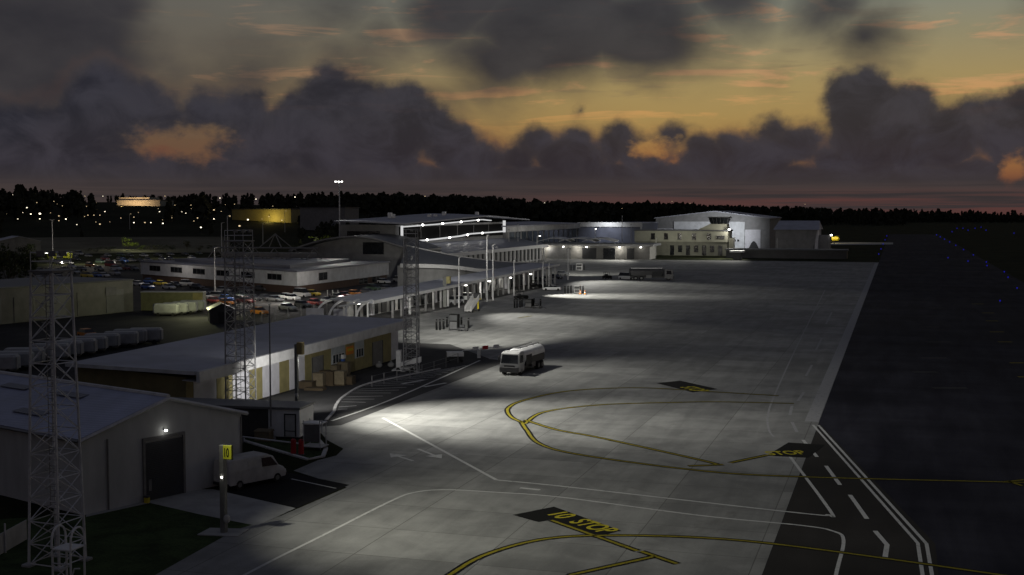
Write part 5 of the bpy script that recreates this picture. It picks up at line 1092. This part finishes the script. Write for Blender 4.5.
# fire extinguishers and yellow-brown box on the island
for dx_, l in ((-.45,'left of two red extinguishers on the kerbed island'),(.25,'right of two red extinguishers on the kerbed island')):
    b = P(298.5,455); b.x += dx_; t = thing('fire_extinguisher', l, 'extinguisher', b); part('cylinder', M['red'], t, lambda g: g.bar((b.x,b.y,.12),(b.x,b.y,1.15),.22,12)); part('dome', M['red'], t, lambda g: g.ball((b.x,b.y,1.15),.22,.22,.2,12,6)); part('nozzle', M['dark'], t, lambda g: g.bar((b.x,b.y,1.3),(b.x+.2,b.y-.15,1.25),.05)); part('base', M['steel_dark'], t, lambda g: g.bbox(b.x-.28,b.x+.28,b.y-.25,b.y+.25,0,.12,.02))
b = P(264,441); t = thing('grit_box', 'yellow-brown storage bin against the portable cabin', 'bin', b); part('body', M['card'], t, lambda g: g.bbox(b.x-.75,b.x+.75,b.y-.4,b.y+.4,0,.85,.06)); part('lid', M['card'], t, lambda g: g.loft([[(b.x-.8,b.y-.45,.86),(b.x+.8,b.y-.45,.86),(b.x+.8,b.y+.45,.86),(b.x-.8,b.y+.45,.86)],[(b.x-.75,b.y-.4,.95),(b.x+.75,b.y-.4,.95),(b.x+.75,b.y+.4,1.05),(b.x-.75,b.y+.4,1.05)]]))
q0, q1 = P(243,443), P(300,452); t = thing('pole_rail', 'thin pale rail lying across the grass island', 'rail', q0); part('tube', M['steel'], t, lambda g: g.bar((q0.x,q0.y,.55),(q1.x,q1.y,.7),.07,6)); part('stub', M['steel_mid'], t, lambda g: g.bar((q1.x,q1.y,0),(q1.x,q1.y,.75),.06,6)); part('stub', M['steel_mid'], t, lambda g: g.bar((q0.x,q0.y,0),(q0.x,q0.y,.6),.06,6))
# post and rail fence by the hatched lane
fpts = [P(*p) for p in ((372,387),(384,384),(397,381),(410,379),(422,375),(434,371.5),(446,367.5),(458,363))]
t = thing('post_fence', 'thin post and rail fence along the hatched lane', 'fence', fpts[0])
for p in fpts: part('post', M['steel_mid'], t, lambda g: g.bar(p,(p.x,p.y,1.3),.05,5))
for h in (.7,1.25): part('rail', M['steel_mid'], t, lambda g: g.path([(p.x,p.y,h) for p in fpts],.022,4))
# wire fence behind the workshop
fpts = [P(*p) for p in ((262,322),(275,320),(288,318),(301,316.5),(314,315.5),(327,314.5),(338,314))]
t = thing('wire_fence', 'thin wire fence with a pale kerb between the car rows and the workshop', 'fence', fpts[0])
for p in fpts: part('post', M['steel'], t, lambda g: g.bar(p,(p.x,p.y,2.2),.06,5))
for h in (.7,1.4,2.1): part('wire', M['steel_mid'], t, lambda g: g.path([(p.x,p.y,h) for p in fpts],.025,3))
# hut and shelters
def hut(px, py, w, d, h, label, wm, rm, rz=0.0, cat='hut'):
    b = P(px,py); t = thing('small_hut' if cat == 'hut' else cat, label, cat, (0,0,0)); part('wall', M[wm], t, lambda g: g.loft([[(-w/2,y,0),(w/2,y,0),(w/2,y,h),(0,y,h*1.4),(-w/2,y,h)] for y in (-d/2,d/2)])); 
    part('roof', M[rm], t, lambda g: g.loft([[(0,y,h*1.4+.02),(w/2+.3,y,h-.15),(w/2+.3,y,h),(0,y,h*1.4+.2),(-w/2-.3,y,h),(-w/2-.3,y,h-.15)] for y in (-d/2-.3,d/2+.3)])); part('door', M['dark'], t, lambda g: g.box(-.6,.6,-d/2-.06,-d/2-.01,.05,2.0)); t.location = b; t.rotation_euler.z = rz; return t
hut(221,322,4.2,5,2.4,'small dark gabled hut between the trailers and the slim lattice tower','steel_dark','roof_dark',.6); hut(16,252,20,14,5.5,'dim green roofed barn at the edge of the far car park','cargo','roof_grey',.9,'barn')
for px,py,l in ((50,259,'left of two lit passenger shelters in the far car park'),(66,258.5,'right of two lit passenger shelters in the far car park')):
    b = P(px,py); t = thing('passenger_shelter', l, 'shelter', b); part('roof', M['white_paint'], t, lambda g: g.bbox(b.x-2.6,b.x+2.6,b.y-1.4,b.y+1.4,2.6,2.8,.05)); part('back_panel', M['sign_yellow'], t, lambda g: g.box(b.x-2.3,b.x+2.3,b.y+1.1,b.y+1.2,.2,2.5)); part('lamp', M['lamp_hot'], t, lambda g: g.box(b.x-1.4,b.x+1.4,b.y-1.38,b.y-1.2,2.4,2.58))
    for s in (-1,1): part('post', M['steel'], t, lambda g: g.bar((b.x+s*2.2,b.y-1.1,0),(b.x+s*2.2,b.y-1.1,2.6),.06,5))
# row of pale kiosks/banners by the office
for k in range(3):
    b = P(327.5+k*5.2,299); t = thing('parking_bollard', 'pale upright bollard in the row by the brown office wall', 'bollard', b, 'pale bollards by the brown office wall'); part('post', M['dirty_white'], t, lambda g: g.bar(b,(b.x,b.y,1.9),.14,6)); part('cap', M['white_paint'], t, lambda g: g.ball((b.x,b.y,1.95),.16,.16,.12,6,4))
# steel framework on the office roof
b = Vector((-171,318,6.5)); t = thing('roof_gantry', 'tangled steel gantry with a pyramid frame on the white office roof', 'gantry', b)
for k in range(6):
    x = b.x-16+k*6.2; part('trestle', M['steel_mid'], t, lambda g: (g.bar((x-1.5,b.y-2,6.5),(x,b.y,9.6),.16), g.bar((x+1.5,b.y+2,6.5),(x,b.y,9.6),.16), g.bar((x-1.5,b.y-2,6.5),(x+1.5,b.y+2,7.5),.10)))
part('beam', M['steel_mid'], t, lambda g: g.bar((b.x-17,b.y,9.6),(b.x+16,b.y,9.6),.2)); part('duct', M['steel_mid'], t, lambda g: g.bbox(b.x-15,b.x+14,b.y+1,b.y+4,6.8,8.2,.2))
part('pyramid_frame', M['steel_mid'], t, lambda g: [g.bar((b.x+3+sx*3.5,b.y+sy*3,9.7),(b.x+3,b.y,13.6),.16) for sx in (-1,1) for sy in (-1,1)])
# yellow aircraft by the small hangar
b = P(830,243); t = thing('light_aircraft', 'small yellow aircraft standing in the light by the small hangar', 'aircraft', (0,0,0))
fr_ = lambda y, r, z: [(r*math.cos(a), y, z+r*1.1*math.sin(a)) for a in [2*math.pi*k/10 for k in range(10)]]
part('fuselage', M['yellow'], t, lambda g: g.loft([fr_(-5,.25,2.2),fr_(-4.4,.9,2.2),fr_(-1.5,1.25,2.3),fr_(1.5,1.1,2.4),fr_(5,.5,2.7),fr_(7,.2,2.9)])); part('wing', M['yellow'], t, lambda g: g.loft([[(-9,-1.2,3.3),(9,-1.2,3.3),(9,.6,3.3),(-9,.6,3.3)],[(-9,-1.1,3.5),(9,-1.1,3.5),(9,.5,3.5),(-9,.5,3.5)]])); part('fin', M['yellow'], t, lambda g: g.loft([[(x,4.8,3),(x,7.2,3),(x,7.4,5.2),(x,6.4,5.2)] for x in (-.1,.1)])); part('tailplane', M['yellow'], t, lambda g: g.box(-3,3,5.6,7.0,3.0,3.15)); part('canopy', M['glass'], t, lambda g: g.bbox(-.9,.9,-2.6,.2,3.0,3.75,.3)); part('propeller', M['steel_dark'], t, lambda g: g.obox((0,-5.15,2.2),2.6,.08,.2,0,.0))
for x,y in ((-1.4,-1.2),(1.4,-1.2),(0,6.4)): part('wheel', M['rubber'], t, lambda g: g.cyl((x-.15,y,.4),(x+.15,y,.4),.4,10)); part('strut', M['steel'], t, lambda g: g.bar((x,y,.4),(x*.5,y,1.6 if y<0 else 2.6),.1))
t.location = b; t.rotation_euler.z = 1.2; t.scale = (1.25,)*3
# blue taxiway edge lamps
def edge_lamp(q, lab, grp):
    t = thing('edge_lamp', lab, 'edge light', q, grp); part('stem', M['steel_mid'], t, lambda g: g.bar(q,(q.x,q.y,.35),.08,5)); s = .07 + q.y*.00028; part('globe', M['lamp_blue'], t, lambda g: g.ball((q.x,q.y,.35+s),s,s,s*1.2,7,5))
for k in range(5): edge_lamp(Vector((EDGE-1.2, 590+k*k*9+k*70, 0)), 'small blue edge lamp along the left side of the dark taxiway', 'blue lamps left of the taxiway')
for k in range(9): edge_lamp(Vector((33.0-.35*k, 430+k*80, 0)), 'small blue edge lamp along the right side of the dark taxiway', 'blue lamps right of the taxiway')
for px,py in ((948,259),(968,262.5),(987,267),(1008,279),(1017,290),(1000,303)): edge_lamp(P(px,py), 'blue edge lamp on the curve leaving the taxiway', 'blue lamps on the taxiway curve')
for px,py in ((952,232.5),(957,229),(963,229),(968,231),(975,229),(981,228),(986,231),(1014,234)): edge_lamp(P(px,py), 'distant blue lamp beyond the taxiway grass', 'distant blue lamps')
# far service road strip with light
g = MB(); g.sheet([xy(826,242),xy(893,242.6),xy(893,244.4),xy(826,245)], .02); struct('far_road', g, M['path_c'])
# ------------------------------------------------------------------ trees and distant lights
def leaf_cloud(g, c, rx, ry, rz, n, s, lumps=7):
    cs = [(c[0]+random.gauss(0,.45)*rx, c[1]+random.gauss(0,.45)*ry, c[2]+random.uniform(-.6,.75)*rz, random.uniform(.35,.65)) for _ in range(lumps)]
    for k in range(n):
        q = random.choice(cs); d = Vector((random.gauss(0,1),random.gauss(0,1),random.gauss(0,1))).normalized() * random.random()**.4 * q[3]
        p = Vector((q[0]+d.x*rx, q[1]+d.y*ry, q[2]+d.z*rz)); a = Vector((random.gauss(0,1),random.gauss(0,1),random.gauss(0,1))).normalized(); b_ = a.orthogonal().normalized(); l = s*random.uniform(.6,1.3)
        g.add([p-a*l-b_*l*.5, p+a*l-b_*l*.6, p+a*l*.8+b_*l*.6, p-a*l*.7+b_*l*.5], [(0,1,2,3)])
def tree(q, h, w, m, label, group=None, n=420, name='tree'):
    t = thing(name, label, 'tree', q, group); x, y, z = q
    def tr(g):
        g.bar((x,y,z-.3),(x+.02*h,y,z+h*.45),h*.028,7,h*.018)
        for k in range(5):
            a = random.uniform(0,6.3); g.bar((x,y,z+h*random.uniform(.25,.42)),(x+w*.33*math.cos(a),y+w*.33*math.sin(a),z+h*random.uniform(.55,.8)),h*.012,5,h*.005)
    part('trunk', M['bark'], t, tr); g = MB(); leaf_cloud(g, (x,y,z+h*.6), w/2, w/2, h*.40, n, h*.035); g.build('crown', m, t); return t
random.seed(5)
TL = [(128,250,238,1.7,'leaf_lime','taller lime green tree beside the far car park'),(140,251,245,2.0,'leaf_lime','shorter lime green tree beside the far car park'),(150,251,245.5,1.7,'leaf_brown','dull green bush right of the lime green trees'),(187,250,241,1.0,'leaf_brown','pale upright tree beside the far car park end'),(172,251,245,1.6,'leaf','dark bush left of the pale upright tree'),(199,252,246,1.8,'leaf_brown','brownish bush behind the white office roof'),(211,250,245,2.0,'leaf','dark green bush behind the white office roof'),(318,246,236,1.4,'leaf_lime','lime green tree left of the terminal roof end'),(309,249,243,1.8,'leaf','dark bush beside the lime green tree at the terminal'),(296,248,243,1.8,'leaf','low dark bush near the red cars behind the office'),(278,247,242.5,1.9,'leaf','rounded dark bush behind the roof gantry'),(110,252,246,2.2,'leaf','dark green bush left of the lime green trees'),(97,253,247,2.2,'leaf','dark spreading bush behind the silver van'),(27,258,240,.8,'leaf','slender dark tree by the dim green barn'),(8,300,244,.9,'leaf','big dark tree at the left behind the freight shed'),(-14,290,240,.9,'leaf','big dark tree at the far left edge behind the shed'),(30,283,265,1.1,'leaf','dark small tree before the dim green barn'),(46,262,252,1.5,'leaf','dark bush before the passenger shelters'),(24,274,259,1.2,'leaf','dark shrub left of the passenger shelters'),(5,268,250,1.2,'leaf','dark tree beside the dim barn wall')]
for px,pb,pt,asp,m,lab in TL:
    q = P(px,pb); h = HT(pb,pt); tree(q, h, h*asp, M[m], lab)
# hedge line behind the car park
random.seed(6)
for k, px in enumerate((155,163,221,233,246,258,270,284)):
    q = P(px,251.5-.02*(px-155)); h = random.uniform(2.4,3.8); tree(q, h, h*2.6, M['leaf'], 'low dark bush in the hedge behind the car park', 'hedge bushes behind the car park', 220, 'bush')
# street lamps of the town
CITY = [(13,196,1.5),(26,206,1),(30,207.5,.8),(27,213,1),(31,220,1.2),(40,220,1.9),(40,225,1),(59,222,1.1),(59,227,.9),(66,225.5,1.3),(54,206,.7),(18,225,.7),(88,221,.9),(94,221,.9),(100,221,.9),(105,217,.8),(100,231,1.4),(121,224,.8),(134,223,.9),(134,229,1.1),(85,197,.6),(103,198,.6),(145,229,1.2),(151,229,1),(163,230,1.3),(172,223.6,.7),(175,210,.7),(191,210,.8),(197.6,224,1.2),(194,227,.8),(214,215.4,1.4),(214,225,1.1),(201,234.5,1.5),(220,202,.9),(239.6,233,1.9),(243.5,215,1),(248,226,1.6),(256,203,.9),(269,222,.8),(306,217,1.2),(312,218,1.1),(295,201,1),(165,199,.8),(544,207,1.4),(425,198,.8),(437,202,.6),(614,211,.6),(622,212,.5),(6,212,.6),(77,231,.7),(182,217,.6),(160,217,.5),(110,228,.5),(47,213,.5),(70,212,.5),(230,222,.6),(282,226,.6),(672,205,.5),(690,207,.5),(805,208,.5)]
random.seed(33)
for _ in range(26): CITY.append((random.uniform(2,300), random.uniform(206,231), random.uniform(.4,.75)))
CD = [(px, on_hill(px, max(py,200)).xy.length) for px, py, s in CITY]
def hides(px, d):
    if 104 < px < 164 and d < 1340: return True
    if 229 < px < 293 and d < 1130: return True
    return any(abs(px-a) < 3.2 and d < b + 20 for a, b in CD)
# distant woods: one mass of many crowns along the skyline
def crown_spikes(g, c, w, h, conifer):
    n = 26
    for k in range(n):
        t = random.random(); 
        if conifer: rr = w*.5*(1-t)**.8; z = h*(.1+.9*t)
        else: rr = w*.5*math.sqrt(max(0.02,1-(2*t-.9)**2)); z = h*(.25+.75*t)
        a = random.uniform(0,6.283); p = Vector((c[0]+rr*.6*math.cos(a), c[1]+rr*.6*math.sin(a), c[2]+z)); s = w*random.uniform(.12,.24)
        d = Vector((math.cos(a),math.sin(a),random.uniform(-.5,.6))); u_ = Vector((random.gauss(0,.6),random.gauss(0,.6),1)).normalized(); v_ = d.cross(u_).normalized()
        g.add([p-v_*s-u_*s*.7, p+v_*s-u_*s*.8, p+v_*s*.7+u_*s, p-v_*s*.6+u_*s*.8], [(0,1,2,3)])
    g.bar((c[0],c[1],c[2]-1),(c[0],c[1],c[2]+h*.8),w*.16,4,w*.05)
random.seed(21); g = MB()
SKY = [(-40,189),(0,191),(20,187),(45,189),(62,194),(75,191),(100,195),(150,196),(200,194),(260,195),(320,194),(380,194),(440,195),(520,197),(600,199),(660,200),(720,203),(780,206),(860,209),(940,211),(1000,213),(1070,214)]
def skyline(px):
    for (a,b),(c,d) in zip(SKY,SKY[1:]):
        if a <= px <= c: return b+(d-b)*(px-a)/(c-a)
    return 214
k = 0
for i in range(2600):
    px = random.uniform(-60,1090); d = random.uniform(1000,1500) if px < 260 else (random.uniform(1250,1900) if px < 700 else random.uniform(1800,2700))
    if px > 905 and d < 2300: d += 500
    dr = ray(px,211); q = Vector((dr.x,dr.y)).normalized()*d
    if hides(px, d): continue
    dep = q.y*math.cos(YAW)-q.x*math.sin(YAW); z = max(0,hill_h(q.x,q.y)) if math.hypot(q.x,q.y) < 3150 else 0
    zt = H - (skyline(px)+random.gauss(2.0,2.2)+abs(random.gauss(0,1.2))-HY)/F*dep
    h = min(24, max(7, zt - z)); crown_spikes(g, (q.x,q.y,z-.3), h*random.uniform(.45,.8), h, random.random() < .45)
w_ = g.build('distant_woods', M['wood_far']); w_['kind'] = 'stuff'; w_['label'] = 'dark wooded skyline far beyond the airfield'
g = MB()
for i in range(1300):          # scrub and hedges on the near slope, between the houses
    px = random.uniform(-40,720); d = random.uniform(815,1250) if px < 235 else random.uniform(640,1080); dr = ray(px,211); q = Vector((dr.x,dr.y)).normalized()*d
    if -420 < q.x < -250 and q.y < 640: continue
    if q.x > -190 and q.y < 760: continue
    if hides(px, d): continue
    h = random.uniform(3,8); crown_spikes(g, (q.x,q.y,max(0,hill_h(q.x,q.y))-.3), h*random.uniform(.7,1.2), h, random.random() < .3)
w_ = g.build('slope_scrub', M['wood_far']); w_['kind'] = 'stuff'; w_['label'] = 'dark scrub and hedges over the slope behind the car park'
for px, py, s in CITY:
    q = on_hill(px, max(py, 200)); 
    if q.z < .01 or py < 211:
        pass
    d = math.hypot(q.x,q.y); top = ray(px,py).normalized(); k = q.y/ray(px,py).y; zt = H + ray(px,py).z*k
    hgt = max(4.0, zt - q.z); base = Vector((q.x,q.y,q.z))
    t = thing('street_lamp', 'tiny street lamp glowing among the dark town trees', 'street lamp', base, 'street lamps of the distant town')
    part('pole', M['steel_dark'], t, lambda g: g.bar(base,(base.x,base.y,base.z+hgt),.12,5,.08)); rr = .30*s*d/700
    part('lamp_head', M['lamp_city'] if random.random() < .3+.45*(s > .9) else M['lamp_city_dim'], t, lambda g: g.ball((base.x,base.y,base.z+hgt+rr),rr,rr,rr*.8,8,5))
# ------------------------------------------------------------------ lamps that the place has, plus a few added fill lights
def spot(name, loc, at, power, cone=80, blend=.8, c=(1,.97,.88), r=.35):
    l = bpy.data.lights.new(name,'SPOT'); l.energy = power; l.spot_size = R(cone); l.spot_blend = blend; l.color = c; l.shadow_soft_size = r
    o = bpy.data.objects.new(name,l); col.objects.link(o); o.location = loc; d = Vector(at)-Vector(loc); o.rotation_euler = d.to_track_quat('-Z','Y').to_euler(); return o
def point(name, loc, power, c=(1,.95,.85), r=.25):
    l = bpy.data.lights.new(name,'POINT'); l.energy = power; l.color = c; l.shadow_soft_size = r
    o = bpy.data.objects.new(name,l); col.objects.link(o); o.location = loc; return o
G2 = lambda px,py: tuple(P(px,py))
t2 = (tb[1].x+2.2, tb[1].y-.8, 18.0); t3 = (tb[2].x+2.0, tb[2].y+.8, 17.6); t1 = (tb[0].x+1.4, tb[0].y+.8, 17.8)
W = (1,.98,.90)
spot('tower_flood_or_fill', t2, G2(482,419), 84000, 58, 1.0, W)
spot('tower_flood_or_fill', t2, G2(580,432), 15000, 80, 1.0, W)
spot('tower_flood_or_fill', t3, G2(505,321), 240000, 48, 1.0, W)
spot('tower_flood_or_fill', t3, G2(590,376), 21000, 90, 1.0, W)
spot('tower_flood_or_fill', t1, G2(730,500), 27000, 84, 1.0, (1,.98,.84))  # added lamp washing the near apron, from a tower with none of its own
for px,py,tx,ty,p,cone in ((459,307,550,320,60000,44),(514,284,590,296,80000,60),(568,278,592,272,40000,70),(568,278,645,286,70000,60)):
    b = POLE.get(px) or P(px,py); spot('pole_flood_or_fill', (b.x+1.2,b.y,13.5), G2(tx,ty), p, cone, 1.0, W)
q = P(297,415); spot('workshop_fill', (q.x+.9,q.y+.4,5.7), (-64.6,126,.5), 4200, 140, 1.0, (1,.98,.95))  # added fill for the workshop front; the post itself carries no lamp
q = P(459,307); spot('pole_flood_or_fill', (q.x,q.y,14), (-100,284,7), 14000, 60, 1.0, W)  # added fill to brighten the curved white eave
spot('tower_flood_or_fill', t3, (-93,203,2), 16000, 26, 1.0, W)  # added fill on the shelter ribs, standing in for spill from the apron pool
spot('mast_floodlight', (tuple(P(340,272))[0], tuple(P(340,272))[1], hm_-.2), G2(300,300), 16000, 90, 1.0, W)
point('hangar_wall_lamp', (lp[0]+.25, lp[1]-.35, lp[2]-.2), .5, (1,.97,.9))
for y in (207,236,266,300): point('walkway_lamp', (-92.2, y, 3.0), 350)
for y in (390,425,460): point('frame_lamp', (-147.5, y, 15.0), 90)
for x in (-141,-128,-110): point('bay_lamp', (x, 506.9, 4.6), 550)
spot('wing_eave_floodlight', (-135, 588, 17), (-135,598,8), 5500, 120, 1, (.92,.95,1))
spot('station_floodlight', (-95, 535, 9), (-92,560,5), 5500, 120, 1, (1,.97,.82))
point('tower_wall_lamp', (-70.6,557.5,11.8), 1500)
spot('hangar_floodlight', (-75, 612, 13), (-88,640,10), 24000, 110, 1, (.95,.97,1))
spot('apron_edge_floodlight', (-60, 531, 12), (-85,512,0), 50000, 120, 1, W)
spot('apron_edge_floodlight', (-105, 500, 12), (-112,490,0), 16000, 110, 1, W)
b = P(824,243); spot('aircraft_floodlight', (b.x-2, b.y-14, 10), (b.x+8,b.y+4,0), 16000, 110, 1, (1,.86,.5))
spot('building_uplight', ORANGE_SPOT, (ORANGE_SPOT[0]+ORANGE_N.x*30, ORANGE_SPOT[1]+ORANGE_N.y*30, ORANGE_SPOT[2]+4), 60000, 120, 1, (1,.62,.34))
point('hall_corner_lamp', YSPOT, 5000, (1,.75,.2))
for px,py,p,c in ((58,258,1500,(1,.97,.85)),(72,264,3500,(1,.9,.75)),(100,264,3500,(1,.9,.75)),(170,258,2200,(1,.9,.75)),(250,300,1800,(1,.92,.8)),(165,285,700,(1,.9,.8)),(215,303,700,(1,.85,.55)),(290,303,2600,(1,.93,.85)),(350,294,1500,(1,.9,.8)),(206,317,1600,(1,1,.55))):
    b = P(px,py); point('car_park_lamp', (b.x,b.y-3,7.0 if py<300 else 5.0), p, c)
for px,py,p in ((131,250,1300),(139,251.5,900),(318,246,1100),(150,251,500)):
    b = P(px,py); point('tree_fill', (b.x+3, b.y-9, 6.5), p, (.95,1,.6))  # fill lights added to brighten the lime trees
sun = bpy.data.lights.new('sun','SUN'); sun.energy = .012; sun.angle = R(12); sun.color = (1,.62,.36); so = bpy.data.objects.new('sun',sun); col.objects.link(so); so.rotation_euler = (R(86),0,R(180)-R(10)+R(180))
